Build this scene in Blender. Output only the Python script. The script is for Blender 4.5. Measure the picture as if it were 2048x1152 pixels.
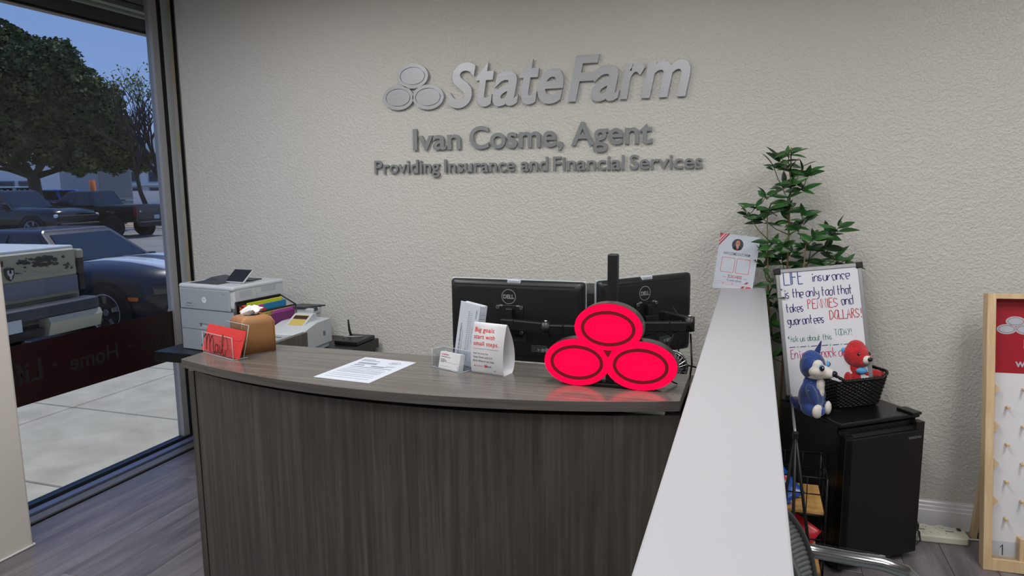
import bpy, bmesh, math, random
from math import sin, cos, pi, radians as R
from mathutils import Vector as V, Matrix as MX
random.seed(7)
for o in list(bpy.data.objects): bpy.data.objects.remove(o)
SC = bpy.context.scene
COL = SC.collection

# ---------------------------------------------------------------- camera
cam_d = bpy.data.cameras.new('camera'); cam = bpy.data.objects.new('camera', cam_d); COL.objects.link(cam)
cam_d.sensor_width = 36; cam_d.lens = 1423.0 * 36 / 2048; cam_d.clip_end = 400
def cam_rows(yaw, pitch, roll):
    cy, sy, cp, sp = cos(yaw), sin(yaw), cos(pitch), sin(pitch)
    f = V((sy*cp, cy*cp, sp)); r = V((cy, -sy, 0)); d = f.cross(r)
    c, s = cos(roll), sin(roll)
    return r*c + d*s, r*-s + d*c, f
cr, cd, cf = cam_rows(-0.32706920, -0.14530045, 0.0111962)
m = MX((cr, -cd, -cf)).transposed().to_4x4(); m.translation = V((0, 0, 1.65))
cam.matrix_world = m
SC.camera = cam

# ---------------------------------------------------------------- world, sun, ceiling lights, exposure
def hexc(h):
    h = h.lstrip('#'); o = []
    for i in (0, 2, 4):
        c = int(h[i:i+2], 16) / 255
        o.append(c/12.92 if c <= .04045 else ((c+.055)/1.055)**2.4)
    return (*o, 1)
W = bpy.data.worlds.new('World'); SC.world = W; W.use_nodes = True
wn = W.node_tree; wn.nodes.clear()
wt = wn.nodes.new('ShaderNodeTexCoord'); ws = wn.nodes.new('ShaderNodeSeparateXYZ'); sky = wn.nodes.new('ShaderNodeValToRGB')   # clear-sky gradient by elevation
wn.links.new(wt.outputs['Generated'], ws.inputs[0]); wn.links.new(ws.outputs['Z'], sky.inputs[0]); el = sky.color_ramp.elements
el[0].position = 0; el[0].color = (.42, .55, .86, 1); el[1].position = .30; el[1].color = (.24, .42, .86, 1); e_ = el.new(1); e_.color = (.10, .22, .62, 1); e_ = el.new(.12); e_.color = (.32, .49, .88, 1)
bg = wn.nodes.new('ShaderNodeBackground'); bg.inputs[1].default_value = 1.0
wo = wn.nodes.new('ShaderNodeOutputWorld')
wn.links.new(sky.outputs[0], bg.inputs[0]); wn.links.new(bg.outputs[0], wo.inputs[0])
sd = bpy.data.lights.new('sun', 'SUN'); sd.energy = 3.4; sd.angle = R(.6); sd.color = (1, .96, .88)
so = bpy.data.objects.new('sun', sd); COL.objects.link(so); so.location = (-6, 12, 20)
so.rotation_euler = V((.11, -.45, -.89)).to_track_quat('-Z', 'Y').to_euler()
CEIL = 2.95
LAMPS = [(-.45, 1.8, 20), (1.45, 1.95, 24), (-2.3, 1.85, 31), (-.45, -.2, 15), (1.45, -.2, 18), (-2.2, -.2, 15)]
for i, (x, y, e) in enumerate(LAMPS):
    ld = bpy.data.lights.new('ceiling_lamp_light', 'AREA'); ld.shape = 'RECTANGLE'; ld.size = .58; ld.size_y = 1.18
    ld.energy = e; ld.color = (1.0, .99, .985); ld.spread = R(170)
    lo = bpy.data.objects.new('ceiling_lamp_light', ld); COL.objects.link(lo); lo.location = (x, y, CEIL - .045)
SC.view_settings.view_transform = 'Standard'; SC.view_settings.look = 'None'
SC.view_settings.gamma = 1; SC.view_settings.exposure = 0.0; SC.view_settings.use_curve_mapping = False

# ---------------------------------------------------------------- materials
def newmat(name):
    mt = bpy.data.materials.new(name); mt.use_nodes = True
    return mt, mt.node_tree, mt.node_tree.nodes['Principled BSDF']
def pbr(name, col, rough=.5, metal=0, bump=None, emit=None, es=1, alpha=1, trans=0, spec=.5, coat=0, mott=None, sheen=0):
    """bump=(scale, strength, distance); mott=(scale, second colour, lo, hi)"""
    mt, nt, b = newmat(name)
    b.inputs['Base Color'].default_value = hexc(col); b.inputs['Roughness'].default_value = rough
    b.inputs['Metallic'].default_value = metal; b.inputs['Specular IOR Level'].default_value = spec
    b.inputs['Coat Weight'].default_value = coat; b.inputs['Transmission Weight'].default_value = trans
    b.inputs['Sheen Weight'].default_value = sheen
    b.inputs['Alpha'].default_value = alpha
    if emit: b.inputs['Emission Color'].default_value = hexc(emit); b.inputs['Emission Strength'].default_value = es
    if bump or mott:
        tc = nt.nodes.new('ShaderNodeTexCoord')
    if bump:
        n = nt.nodes.new('ShaderNodeTexNoise'); n.inputs['Scale'].default_value = bump[0]; n.inputs['Detail'].default_value = 3
        bp = nt.nodes.new('ShaderNodeBump'); bp.inputs['Strength'].default_value = bump[1]; bp.inputs['Distance'].default_value = bump[2]
        nt.links.new(tc.outputs['Object'], n.inputs['Vector']); nt.links.new(n.outputs[0], bp.inputs['Height']); nt.links.new(bp.outputs[0], b.inputs['Normal'])
    if mott:
        n = nt.nodes.new('ShaderNodeTexNoise'); n.inputs['Scale'].default_value = mott[0]; n.inputs['Detail'].default_value = 5
        cr_ = nt.nodes.new('ShaderNodeValToRGB'); e = cr_.color_ramp.elements
        e[0].position = mott[2]; e[1].position = mott[3]; e[0].color = hexc(col); e[1].color = hexc(mott[1])
        nt.links.new(tc.outputs['Object'], n.inputs['Vector']); nt.links.new(n.outputs[0], cr_.inputs[0]); nt.links.new(cr_.outputs[0], b.inputs['Base Color'])
    return mt
def grain(name, cols, scale, rough=.45, detail=6, spec=.5, bump=.05, rand=0, big=None):
    """wood / laminate: noise stretched along one axis; cols = list of (pos, hex)"""
    mt, nt, b = newmat(name); L = nt.links.new
    tc = nt.nodes.new('ShaderNodeTexCoord'); mp = nt.nodes.new('ShaderNodeMapping'); mp.inputs['Scale'].default_value = scale
    oi = nt.nodes.new('ShaderNodeObjectInfo'); ad = nt.nodes.new('ShaderNodeVectorMath'); ad.operation = 'ADD'
    mu = nt.nodes.new('ShaderNodeMath'); mu.operation = 'MULTIPLY'; mu.inputs[1].default_value = 37 * (1 if rand else 0)
    L(oi.outputs['Random'], mu.inputs[0]); L(tc.outputs['Object'], ad.inputs[0]); L(mu.outputs[0], ad.inputs[1]); L(ad.outputs[0], mp.inputs[0])
    n = nt.nodes.new('ShaderNodeTexNoise'); n.inputs['Scale'].default_value = 1; n.inputs['Detail'].default_value = detail; n.inputs['Roughness'].default_value = .65; n.inputs['Distortion'].default_value = .3
    L(mp.outputs[0], n.inputs['Vector'])
    rp = nt.nodes.new('ShaderNodeValToRGB'); el = rp.color_ramp.elements
    while len(el) < len(cols): el.new(.5)
    for e, (p, c) in zip(el, cols): e.position = p; e.color = hexc(c)
    L(n.outputs[0], rp.inputs[0])
    last = rp.outputs[0]
    if rand:
        hs = nt.nodes.new('ShaderNodeHueSaturation'); mr = nt.nodes.new('ShaderNodeMapRange')
        mr.inputs['To Min'].default_value = 1 - rand; mr.inputs['To Max'].default_value = 1 + rand
        L(oi.outputs['Random'], mr.inputs['Value']); L(mr.outputs[0], hs.inputs['Value']); L(last, hs.inputs['Color']); last = hs.outputs[0]
    L(last, b.inputs['Base Color'])
    bp = nt.nodes.new('ShaderNodeBump'); bp.inputs['Strength'].default_value = bump; bp.inputs['Distance'].default_value = .002
    L(n.outputs[0], bp.inputs['Height']); L(bp.outputs[0], b.inputs['Normal'])
    b.inputs['Roughness'].default_value = rough; b.inputs['Specular IOR Level'].default_value = spec
    return mt
def clear(name, tint=(.9, .92, .92), refl=1.0, fac=.06):
    mt, nt, b = newmat(name); nt.nodes.remove(b); L = nt.links.new
    o = nt.nodes['Material Output']; t = nt.nodes.new('ShaderNodeBsdfTransparent'); t.inputs[0].default_value = (*tint, 1)
    g = nt.nodes.new('ShaderNodeBsdfGlossy'); g.inputs['Roughness'].default_value = .02; g.inputs[0].default_value = (refl, refl, refl, 1)
    lw = nt.nodes.new('ShaderNodeFresnel'); lw.inputs['IOR'].default_value = 1.45
    ge = nt.nodes.new('ShaderNodeNewGeometry'); iv = nt.nodes.new('ShaderNodeMath'); iv.operation = 'SUBTRACT'; iv.inputs[0].default_value = 1; mu = nt.nodes.new('ShaderNodeMath'); mu.operation = 'MULTIPLY'
    L(ge.outputs['Backfacing'], iv.inputs[1]); L(iv.outputs[0], mu.inputs[0]); L(lw.outputs[0], mu.inputs[1])
    mx = nt.nodes.new('ShaderNodeMixShader'); L(mu.outputs[0], mx.inputs[0]); L(t.outputs[0], mx.inputs[1]); L(g.outputs[0], mx.inputs[2]); L(mx.outputs[0], o.inputs[0])
    return mt
M = {}
def mk(k, *a, **kw): M[k] = pbr(k, *a, **kw)

def wallpaint(name, col):
    mt, nt, b = newmat(name); L = nt.links.new
    b.inputs['Base Color'].default_value = hexc(col); b.inputs['Roughness'].default_value = .42
    tc = nt.nodes.new('ShaderNodeTexCoord'); n = nt.nodes.new('ShaderNodeTexNoise'); n.inputs['Scale'].default_value = 85; n.inputs['Detail'].default_value = 2.5
    n2 = nt.nodes.new('ShaderNodeTexNoise'); n2.inputs['Scale'].default_value = 55; n2.inputs['Detail'].default_value = 2
    rp = nt.nodes.new('ShaderNodeValToRGB'); rp.color_ramp.elements[0].position = .42; rp.color_ramp.elements[1].position = .62
    ad = nt.nodes.new('ShaderNodeMath'); ad.operation = 'ADD'; b_ = nt.nodes.new('ShaderNodeBump'); b_.inputs['Strength'].default_value = .5; b_.inputs['Distance'].default_value = .0035
    L(tc.outputs['Object'], n.inputs['Vector']); L(tc.outputs['Object'], n2.inputs['Vector']); L(n.outputs[0], rp.inputs[0]); L(rp.outputs[0], ad.inputs[0]); L(n2.outputs[0], ad.inputs[1])
    L(ad.outputs[0], b_.inputs['Height']); L(b_.outputs[0], b.inputs['Normal'])
    return mt
M['wall'] = wallpaint('wall_paint', 'cac9c4')
mk('smooth_wall', 'c9c5bf', .45, bump=(6, .08, .01)); mk('white_cap', 'a3a4aa', .38, bump=(9, .05, .004)); mk('ceiling', 'd8d5cf', .9, bump=(60, .3, .004))
mk('base_white', 'dfe0e4', .3); mk('lamp_diffuser', 'ffffff', .6, emit='fff6ea', es=2.6); mk('lamp_frame', 'e8e8e6', .5)
M['plank'] = grain('floor_plank', [(.28, '4f4b4e'), (.5, '6d686d'), (.72, '837e82')], (16, 1.6, 8), .36, rand=.1, bump=.08)
mk('floor_gap', '4f4a4a', .8)
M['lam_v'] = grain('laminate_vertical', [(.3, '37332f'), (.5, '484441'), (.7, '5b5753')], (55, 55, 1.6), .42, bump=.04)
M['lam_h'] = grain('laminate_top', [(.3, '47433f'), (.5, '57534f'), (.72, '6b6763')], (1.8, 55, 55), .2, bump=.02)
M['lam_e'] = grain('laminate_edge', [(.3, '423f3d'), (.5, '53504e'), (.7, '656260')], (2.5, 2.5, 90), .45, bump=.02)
mk('dark_panel', '3a3736', .5)
mk('black', '101012', .38); mk('black_matte', '0e0e10', .75); mk('black_gloss', '0b0b0e', .16, bump=(300, .04, .0005)); mk('char', '1b1b1e', .5)
mk('black_fine', '131316', .42, bump=(500, .15, .0006))
mk('fridge', '0d0d10', .3, bump=(420, .12, .0006)); mk('silver', 'b9bcc0', .3, .9); mk('chrome', 'a3a7aa', .16, 1); mk('dark_metal', '2a2a2c', .4, .6)
mk('alum', '9a9a9c', .4, .3); mk('alum_dark', '2c323c', .4, .3); mk('alum_blue', '6a7088', .35, .3); mk('alum_grey', '6a6865', .4, .2); mk('gasket', '08080a', .5); mk('alum_lite', 'b8c0c6', .4, .3); mk('alum_stain', 'b7ad95', .5, 0, mott=(5, 'b8bcbc', .4, .6))
mk('white_pl', 'bcc3ca', .36); mk('grey_pl', '9aa3ab', .4); mk('slate', '3a4148', .45); mk('tray_dark', '2b3036', .5); mk('pl_mid', 'a6adb4', .4); mk('seam', '6d747b', .6)
mk('paper', 'b6bec9', .8); mk('paper_side', 'c9ced8', .8); mk('white_card', 'cbccd2', .7); mk('ink', '2b2f3a', .8); mk('ink_grey', '7d8594', .8); mk('ink_lite', 'a9b0bd', .8)
mk('red_ink', 'c4281f', .7); mk('us_blue', '1c2a6b', .7)
mk('env_red', 'c9302f', .62, bump=(200, .05, .001)); mk('env_red_d', 'a01c20', .62); mk('tan', '8e6238', .55, bump=(420, .35, .0012)); mk('tan_seam', 'a5784a', .6)
mk('tissue', 'f0f2f6', .9, bump=(60, .3, .004)); mk('brush', '8f9295', .33, .55, bump=(1, 0, 0)); mk('brush2', '84878a', .38, .45)
mk('lit_red', '180004', .6, emit='ff0037', es=1.7, spec=.1); mk('ring_glow', '4a1420', .7, emit='8a1822', es=.42, spec=.1); mk('sign_side', '201416', .25)  # the dark rings are no lamp; faint emission added to lift their tone
mk('board_white', 'dfe1ea', .18); mk('board_frame', 'a9abb0', .32, .7); mk('mk_blue', '2b4a86', .7); mk('mk_purple', '3a2a6a', .7); mk('mk_red', 'b8494a', .7); mk('mk_green', '2f7f68', .7)
mk('mk_pink', 'b82c6c', .7); mk('mk_mint', '7ec0a0', .7); mk('mk_navy', '23356d', .7)
mk('red_fur', 'b80f1c', .9, sheen=.5, bump=(160, .8, .008), mott=(40, 'd81f2c', .45, .7)); mk('sky_fab', '5fa8dc', .8); mk('plush_white', 'dcd8d2', .9, bump=(150, .3, .003)); mk('nose', '14121a', .35)
mk('wick', '0c0c0e', .42, bump=(250, .3, .001)); mk('wire', '161618', .35, .5)
M['pine'] = grain('pine', [(.3, 'c9ab80'), (.5, 'd6bb92'), (.7, 'dec8a4')], (40, 40, 2.5), .5, bump=.02)
M['shelfwood'] = grain('shelf_wood', [(.3, 'b98a4c'), (.5, 'cb9d5e'), (.7, 'd8b074')], (2.5, 50, 50), .5, bump=.02)
mk('plinko_white', 'e2e3ea', .5); mk('plinko_red', 'a31528', .45); mk('strip', 'd5d3c6', .45); mk('strip_d', '3c3a36', .6)
M['clearpl'] = clear('acrylic', (.88, .9, .92)); M['glass'] = clear('window_glass', (.80, .82, .84), .8)
M['acr_edge'] = pbr('acrylic_edge', 'cfd8de', .2, alpha=.55)
mk('vinyl', '1d0507', .35, spec=.4); mk('vinyl_txt', '070204', .8)
mk('mesh_grey', '6f7678', .45, .2); mk('mesh_dark', '3d4344', .5)
def leafmat(name, c1, c2):
    mt, nt, b = newmat(name); L = nt.links.new
    oi = nt.nodes.new('ShaderNodeObjectInfo'); rp = nt.nodes.new('ShaderNodeValToRGB'); rp.color_ramp.elements[0].color = hexc(c1); rp.color_ramp.elements[1].color = hexc(c2)
    L(oi.outputs['Random'], rp.inputs[0]); L(rp.outputs[0], b.inputs['Base Color']); b.inputs['Roughness'].default_value = .33
    return mt
M['leaf'] = leafmat('leaf_green', '16301a', '356a30'); mk('stem', '7a6545', .7); mk('stem_g', '4c5c30', .7); mk('pot', '6d5d4a', .8, bump=(60, .6, .006))
# outdoors
mk('concrete', 'aaa596', .9, bump=(30, .3, .004), mott=(5, 'c2bdae', .3, .75)); mk('slab_gap', '5d5a50', .9); mk('asphalt', '77746f', .92, bump=(60, .4, .006), mott=(1.2, '8a8781', .3, .7))
mk('dirt', 'a08c6c', .95, mott=(2, 'b9a582', .3, .7)); mk('stucco', 'b9b6ad', .9); mk('far_white', 'e2e4e6', .9); mk('far_win', '39424f', .3); mk('far_grey', '7e8791', .8); mk('trailer_grey', '8e9aa6', .6)
mk('soffit', '4d4640', .9, bump=(14, .6, .02), mott=(9, '2f2a27', .4, .6)); mk('fascia', '5a5454', .85); mk('fascia_lip', '8e8583', .8); mk('ledge', '8a9284', .8)
mk('bark', '4a4038', .95, bump=(20, .6, .03)); mk('bark_d', '37302c', .95)
mk('navy_car', '0f142b', .3, 0, coat=.2); mk('stripe', 'd5deea', .3, coat=.5); mk('black_car', '0e0f13', .18, .2, coat=.6); mk('black_flat', '17181b', .7); mk('tyre', '15151a', .85)
mk('rim', 'c9ced6', .25, .85); mk('car_glass', '1a2230', .1, spec=.6); mk('lens_dark', '2a2e33', .12, spec=.9); mk('amber', 'd2702a', .25); mk('fog', 'b9b39a', .2)
mk('tail_red', '7a1218', .2); mk('tail_dark', '22090c', .2); mk('plate', 'c3cad2', .5); mk('beige_car', 'a3a189', .4); mk('beige_reflection', '6f7280', .4); mk('bump_grey', '2d333e', .45); mk('chromed', 'c9cdd2', .15, .95)
mk('bump_lite', 'b4b4a2', .45); mk('tonneau', 'c9cdd0', .5); mk('wear', '3b3b3a', .7)
mk('teal_car', '8fb4c0', .4); mk('blue_car', '2c55a8', .3); mk('maroon_car', '3a2020', .4)

# ---------------------------------------------------------------- mesh helpers
I4 = MX.Identity(4)
def T(x, y, z): return MX.Translation((x, y, z))
def RZ(a): return MX.Rotation(a, 4, 'Z')
def RX(a): return MX.Rotation(a, 4, 'X')
def RY(a): return MX.Rotation(a, 4, 'Y')
def S(x, y, z): return MX.Diagonal((x, y, z, 1))
def merge(bm, tb, mtx, mi=0):
    if mtx is not None: bmesh.ops.transform(tb, matrix=mtx, verts=tb.verts)
    mp = {}
    for v in tb.verts: mp[v] = bm.verts.new(v.co)
    for f in tb.faces:
        try:
            nf = bm.faces.new([mp[v] for v in f.verts]); nf.material_index = mi; nf.smooth = f.smooth
        except ValueError: pass
    tb.free()
def box(bm, c, s, bev=0, seg=2, m=None, mi=0):
    t = bmesh.new(); bmesh.ops.create_cube(t, size=1)
    bmesh.ops.transform(t, matrix=T(*c) @ S(*s), verts=t.verts)
    if bev: bmesh.ops.bevel(t, geom=t.edges[:], offset=min(bev, min(s)*.49), segments=seg, profile=.5, affect='EDGES', clamp_overlap=True)
    merge(bm, t, m, mi); return bm
def cyl(bm, p0, p1, r0, r1=None, n=16, mi=0, m=None, smooth=True):
    p0, p1 = V(p0), V(p1); r1 = r0 if r1 is None else r1; d = p1 - p0
    t = bmesh.new(); bmesh.ops.create_cone(t, cap_ends=True, segments=n, radius1=max(r0, 1e-5), radius2=max(r1, 1e-5), depth=d.length)
    for f in t.faces: f.smooth = smooth and len(f.verts) == 4
    q = V((0, 0, 1)).rotation_difference(d.normalized()).to_matrix().to_4x4()
    mm = T(*((p0 + p1)/2)) @ q
    merge(bm, t, (m @ mm) if m else mm, mi); return bm
def ball(bm, c, r, mi=0, m=None, sub=2, rot=None):
    t = bmesh.new(); bmesh.ops.create_icosphere(t, subdivisions=sub, radius=1)
    for f in t.faces: f.smooth = True
    if not hasattr(r, '__len__'): r = (r, r, r)
    mm = T(*c) @ (rot or I4) @ S(*r)
    merge(bm, t, (m @ mm) if m else mm, mi); return bm
def tube(bm, pts, r, n=8, mi=0, m=None, closed=False, sq=1):
    pts = [V(p) for p in pts]
    if m: pts = [m @ p for p in pts]
    k = len(pts); rings = []; up = None
    for i, p in enumerate(pts):
        a = pts[(i-1) % k] if (closed or i > 0) else p; b = pts[(i+1) % k] if (closed or i < k-1) else p
        d = (b - a).normalized()
        if up is None: up = V((0, 0, 1)) if abs(d.z) < .9 else V((1, 0, 0))
        s = d.cross(up); s = s.normalized() if s.length > 1e-6 else V((1, 0, 0)); up = s.cross(d).normalized()
        rr = r[i] if hasattr(r, '__len__') else r
        rings.append([bm.verts.new(p + s*(cos(2*pi*j/n)*rr) + up*(sin(2*pi*j/n)*rr*sq)) for j in range(n)])
    for i in range(k if closed else k-1):
        A, B = rings[i], rings[(i+1) % k]
        for j in range(n):
            f = bm.faces.new((A[j], A[(j+1) % n], B[(j+1) % n], B[j])); f.smooth = n > 4; f.material_index = mi
    if not closed:
        for rg in (rings[0][::-1], rings[-1]):
            f = bm.faces.new(rg); f.material_index = mi
    return bm
def prism(bm, poly, z0, z1, m=None, mi=0, bev=0):
    t = bmesh.new(); n = len(poly)
    a = [t.verts.new((x, y, z0)) for x, y in poly]; b = [t.verts.new((x, y, z1)) for x, y in poly]
    t.faces.new(a[::-1]); t.faces.new(b)
    for i in range(n): t.faces.new((a[i], a[(i+1) % n], b[(i+1) % n], b[i]))
    bmesh.ops.recalc_face_normals(t, faces=t.faces)
    if bev: bmesh.ops.bevel(t, geom=t.edges[:], offset=bev, segments=2, profile=.5, affect='EDGES', clamp_overlap=True)
    merge(bm, t, m, mi); return bm
def loft(bm, rings, mi=0, m=None, cap=True, closed=True, smooth=True):
    vs = []
    for rg in rings: vs.append([bm.verts.new((m @ V(p)) if m else V(p)) for p in rg])
    n = len(vs[0])
    for A, B in zip(vs, vs[1:]):
        for j in range(n if closed else n-1):
            f = bm.faces.new((A[j], A[(j+1) % n], B[(j+1) % n], B[j])); f.smooth = smooth; f.material_index = mi
    if cap:
        for rg in (vs[0][::-1], vs[-1]):
            try: f = bm.faces.new(rg); f.material_index = mi
            except ValueError: pass
    return bm
def lathe(bm, prof, n=24, m=None, mi=0):
    loft(bm, [[(r*cos(2*pi*j/n), r*sin(2*pi*j/n), z) for j in range(n)] for r, z in prof], mi, m)
    return bm
def ell(rx, ry, n=48, cx=0, cy=0): return [(cx + rx*cos(2*pi*i/n), cy + ry*sin(2*pi*i/n)) for i in range(n)]
def rrect(w, h, r, n=6, cx=0, cy=0):
    o = []
    for k, (sx, sy) in enumerate(((1, 1), (-1, 1), (-1, -1), (1, -1))):
        for i in range(n+1):
            a = pi/2*k + pi/2*i/n
            o.append((cx + sx*(w/2-r) + r*cos(a), cy + sy*(h/2-r) + r*sin(a)))
    return o
def ring(bm, rx, ry, w, z0, z1, m=None, mi=0, n=48, cx=0, cy=0):
    a = ell(rx, ry, n, cx, cy); b = ell(rx-w, ry-w, n, cx, cy)
    t = bmesh.new(); R4 = [[t.verts.new((x, y, z)) for x, y in pl] for pl, z in ((a, z0), (a, z1), (b, z1), (b, z0))]
    for k in range(4):
        A, B = R4[k], R4[(k+1) % 4]
        for j in range(n): t.faces.new((A[j], A[(j+1) % n], B[(j+1) % n], B[j]))
    bmesh.ops.recalc_face_normals(t, faces=t.faces); merge(bm, t, m, mi); return bm
def quad(bm, ps, mi=0, m=None):
    f = bm.faces.new([bm.verts.new((m @ V(p)) if m else V(p)) for p in ps]); f.material_index = mi; return bm
def plate(bm, x0, y0, x1, y1, z0, z1, m=None, mi=0, bev=0): return box(bm, ((x0+x1)/2, (y0+y1)/2, (z0+z1)/2), (abs(x1-x0), abs(y1-y0), abs(z1-z0)), bev, 2, m, mi)
NB = bmesh.new
def obj(name, bm, mats, parent=None, label=None, recalc=True, mods=()):
    if recalc: bmesh.ops.recalc_face_normals(bm, faces=bm.faces)
    me = bpy.data.meshes.new(name); bm.to_mesh(me); bm.free()
    for k in (mats if isinstance(mats, (list, tuple)) else [mats]): me.materials.append(M[k] if isinstance(k, str) else k)
    o = bpy.data.objects.new(name, me); COL.objects.link(o)
    if parent: o.parent = parent
    if label: o['label'] = label
    return o
def thing(name, label, cat, loc=(0, 0, 0), rz=0, group=None):
    o = bpy.data.objects.new(name, None); COL.objects.link(o); o.empty_display_size = .05
    o.location = loc; o.rotation_euler = (0, 0, rz); o['label'] = label; o['category'] = cat
    if group: o['group'] = group
    return o
def tag(o, label, cat, group=None):
    o['label'] = label; o['category'] = cat
    if group: o['group'] = group
    return o
def struct(name, bm, mats, parent=None):
    o = obj(name, bm, mats, parent)
    if not parent: o['kind'] = 'structure'
    return o
def dup(root, loc=None, rz=None, label=None):
    r = root.copy(); COL.objects.link(r)
    if loc is not None: r.location = loc
    if rz is not None: r.rotation_euler = (0, 0, rz)
    if label: r['label'] = label
    for ch in list(root.children):
        c = ch.copy(); COL.objects.link(c); c.parent = r
        for g in list(ch.children):
            d = g.copy(); COL.objects.link(d); d.parent = c
    return r
# text -> mesh
def textmesh(body, size=1, off=0, ext=0, shear=0, spacing=1, align='LEFT'):
    cu = bpy.data.curves.new('t', 'FONT'); cu.body = body; cu.size = size; cu.offset = off; cu.extrude = ext; cu.shear = shear
    cu.space_character = spacing; cu.align_x = align; cu.resolution_u = 5
    ob = bpy.data.objects.new('t', cu); me = bpy.data.meshes.new_from_object(ob)
    bm = bmesh.new(); bm.from_mesh(me); bpy.data.objects.remove(ob); bpy.data.curves.remove(cu); bpy.data.meshes.remove(me)
    return bm
def bounds(bm):
    xs = [v.co.x for v in bm.verts]; ys = [v.co.y for v in bm.verts]
    return min(xs), max(xs), min(ys), max(ys)
def fit(bm, x0, x1, y0=None, y1=None):
    a, b, c, d = bounds(bm); sx = (x1-x0)/(b-a)
    sy = sx if y0 is None or y1 is None else (y1-y0)/(d-c)
    yy = y0 if y0 is not None else 0; base = c if y1 is not None else 0
    for v in bm.verts: v.co.x = x0 + (v.co.x-a)*sx; v.co.y = yy + (v.co.y-base)*sy
    return bm
def put_text(dst, body, m, x0, x1, y0, y1=None, off=0, shear=0, mi=0, spacing=1):
    """text whose ink spans x0..x1, baseline (or bottom when y1 given) at y0, in the plane of m"""
    merge(dst, fit(textmesh(body, 1, off, 0, shear, spacing), x0, x1, y0, y1), m, mi); return dst
# handwriting: strokes on a 6 x 9 grid, base line y=2
HW = {
 'L': ['0902', '02' '52'], 'I': ['1912'], 'F': ['0902', '0949', '0636'], 'E': ['0902', '0949', '0636', '0242'], 'P': ['0902', '0928476604'.replace('6604', '2605')],
 'N': ['02094249'], 'S': ['4838190806254413021203'.replace('0213', '13')], 'D': ['0902', '0938464302'], 'O': ['2907143253574829'], 'A': ['022942', '0535'], 'R': ['0902', '09284706', '1642'], 'T': ['0949', '2922'], 'Y': ['0926', '4912'],
 'i': ['1612', '1817'], 'n': ['0602', '0416364542'], 's': ['3616050433221202'.replace('1202', '03')], 'u': ['0603123246', '4642'], 'r': ['0602', '04153646'], 'a': ['4515043212', '4642'], 'c': ['4526151312233243'.replace('1223', '22')], 'e': ['0424454615031232'],
 't': ['1913223', '0636'], 'h': ['0902', '0425364342'], 'o': ['2605032234452600'[:14]], 'l': ['1912'], 'y': ['0614243', '4622'], 'k': ['0902', '4604', '1442'], 'g': ['4516041232', '4641301001'], 'd': ['4515041242', '4942'], 'b': ['0902', '0425453212'], '!': ['1915', '1312'], '*': ['0638', '0836', '2925'],
 'j': ['2621100', '2827'], 'm': ['0602', '04151612', '1436424'], '-': ['0535'], '.': ['1213'], ',': ['1301'],
}
HW.update({'P': ['0902', '0929382606'], 'S': ['4838190806254433121203'], 's': ['361605142433221203'], 'c': ['453616051322324'], 'e': ['04444636160512324'], 't': ['191322', '0636'], 'o': ['26050312324446 26'.replace(' ', '')],
 'y': ['061434', '464110'], 'k': ['0902', '4604', '1442'], 'j': ['26211000', '2827'], 'h': ['0902', '0416364542'], 'r': ['0602', '04152636'], 'a': ['454616051312324', '4642'], 'g': ['454616051413334', '46413010'], 'd': ['454616051312324', '4942'], 'b': ['0902', '0416364533121203'],
 'R': ['0902', '0929382606', '1642'], 'D': ['0902', '0929474412 02'.replace(' ', '')], 'A': ['022942', '0535'], 'u': ['0603123244', '4642'], 'i': ['1612', '1817'], 'O': ['29170413324457 49 29'.replace(' ', '')], 'n': ['0602', '0416364542']})
def catmull(p, k=4):
    if len(p) < 3: return p
    o = []
    for i in range(len(p)-1):
        a = p[max(i-1, 0)]; b = p[i]; c = p[i+1]; d = p[min(i+2, len(p)-1)]
        for j in range(k):
            t = j/k; o.append(tuple(.5*((2*b[q]) + (-a[q]+c[q])*t + (2*a[q]-5*b[q]+4*c[q]-d[q])*t*t + (-a[q]+3*b[q]-3*c[q]+d[q])*t**3) for q in (0, 1)))
    o.append(p[-1]); return o
def ribbon(bm, pts, w, m=None, mi=0, z=0):
    n = len(pts); L_, R_ = [], []
    for i, (x, y) in enumerate(pts):
        a = pts[max(i-1, 0)]; b = pts[min(i+1, n-1)]; dx, dy = b[0]-a[0], b[1]-a[1]; l = math.hypot(dx, dy) or 1; dx /= l; dy /= l
        ww = w[i] if hasattr(w, '__len__') else w
        for lst, sg in ((L_, 1), (R_, -1)):
            p = V((x - dy*ww/2*sg, y + dx*ww/2*sg, z)); lst.append(bm.verts.new(m @ p if m else p))
    for i in range(n-1):
        f = bm.faces.new((L_[i], R_[i], R_[i+1], L_[i+1])); f.material_index = mi
def hand(bm, s, m, x0, x1, y, h, pen, mi=0, slope=0, sharp=False):
    """handwritten string: spans x0..x1, base line y, h = height of a capital"""
    adv = sum((3.0 if c in ' ' else 2.4 if c in 'lI!1' else 2.6 if c == 'i' else 5.0) for c in s); u = (x1-x0)/adv; v = h/7; x = 0
    for c in s:
        if c != ' ':
            for st in HW.get(c, []):
                pts = [(int(st[i]), int(st[i+1])) for i in range(0, len(st)-1, 2)]
                if not sharp and c.islower(): pts = catmull(pts, 4)
                jx = random.uniform(-.15, .15); jy = random.uniform(-.2, .2)
                ribbon(bm, [(x0 + (x+px+jx)*u, y + (py-2+jy)*v + slope*(x+px)*u) for px, py in pts], pen, m, mi)
        x += 3.0 if c in ' ' else 2.4 if c in 'lI!1' else 2.6 if c == 'i' else 5.0
def frame(o, xd, yd):
    """matrix with local x along xd, local y along (nearly) yd, z = x cross y"""
    x = V(xd).normalized(); y = V(yd); y = (y - x*y.dot(x)).normalized(); z = x.cross(y)
    mt = MX((x, y, z)).transposed().to_4x4(); mt.translation = V(o); return mt
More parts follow.
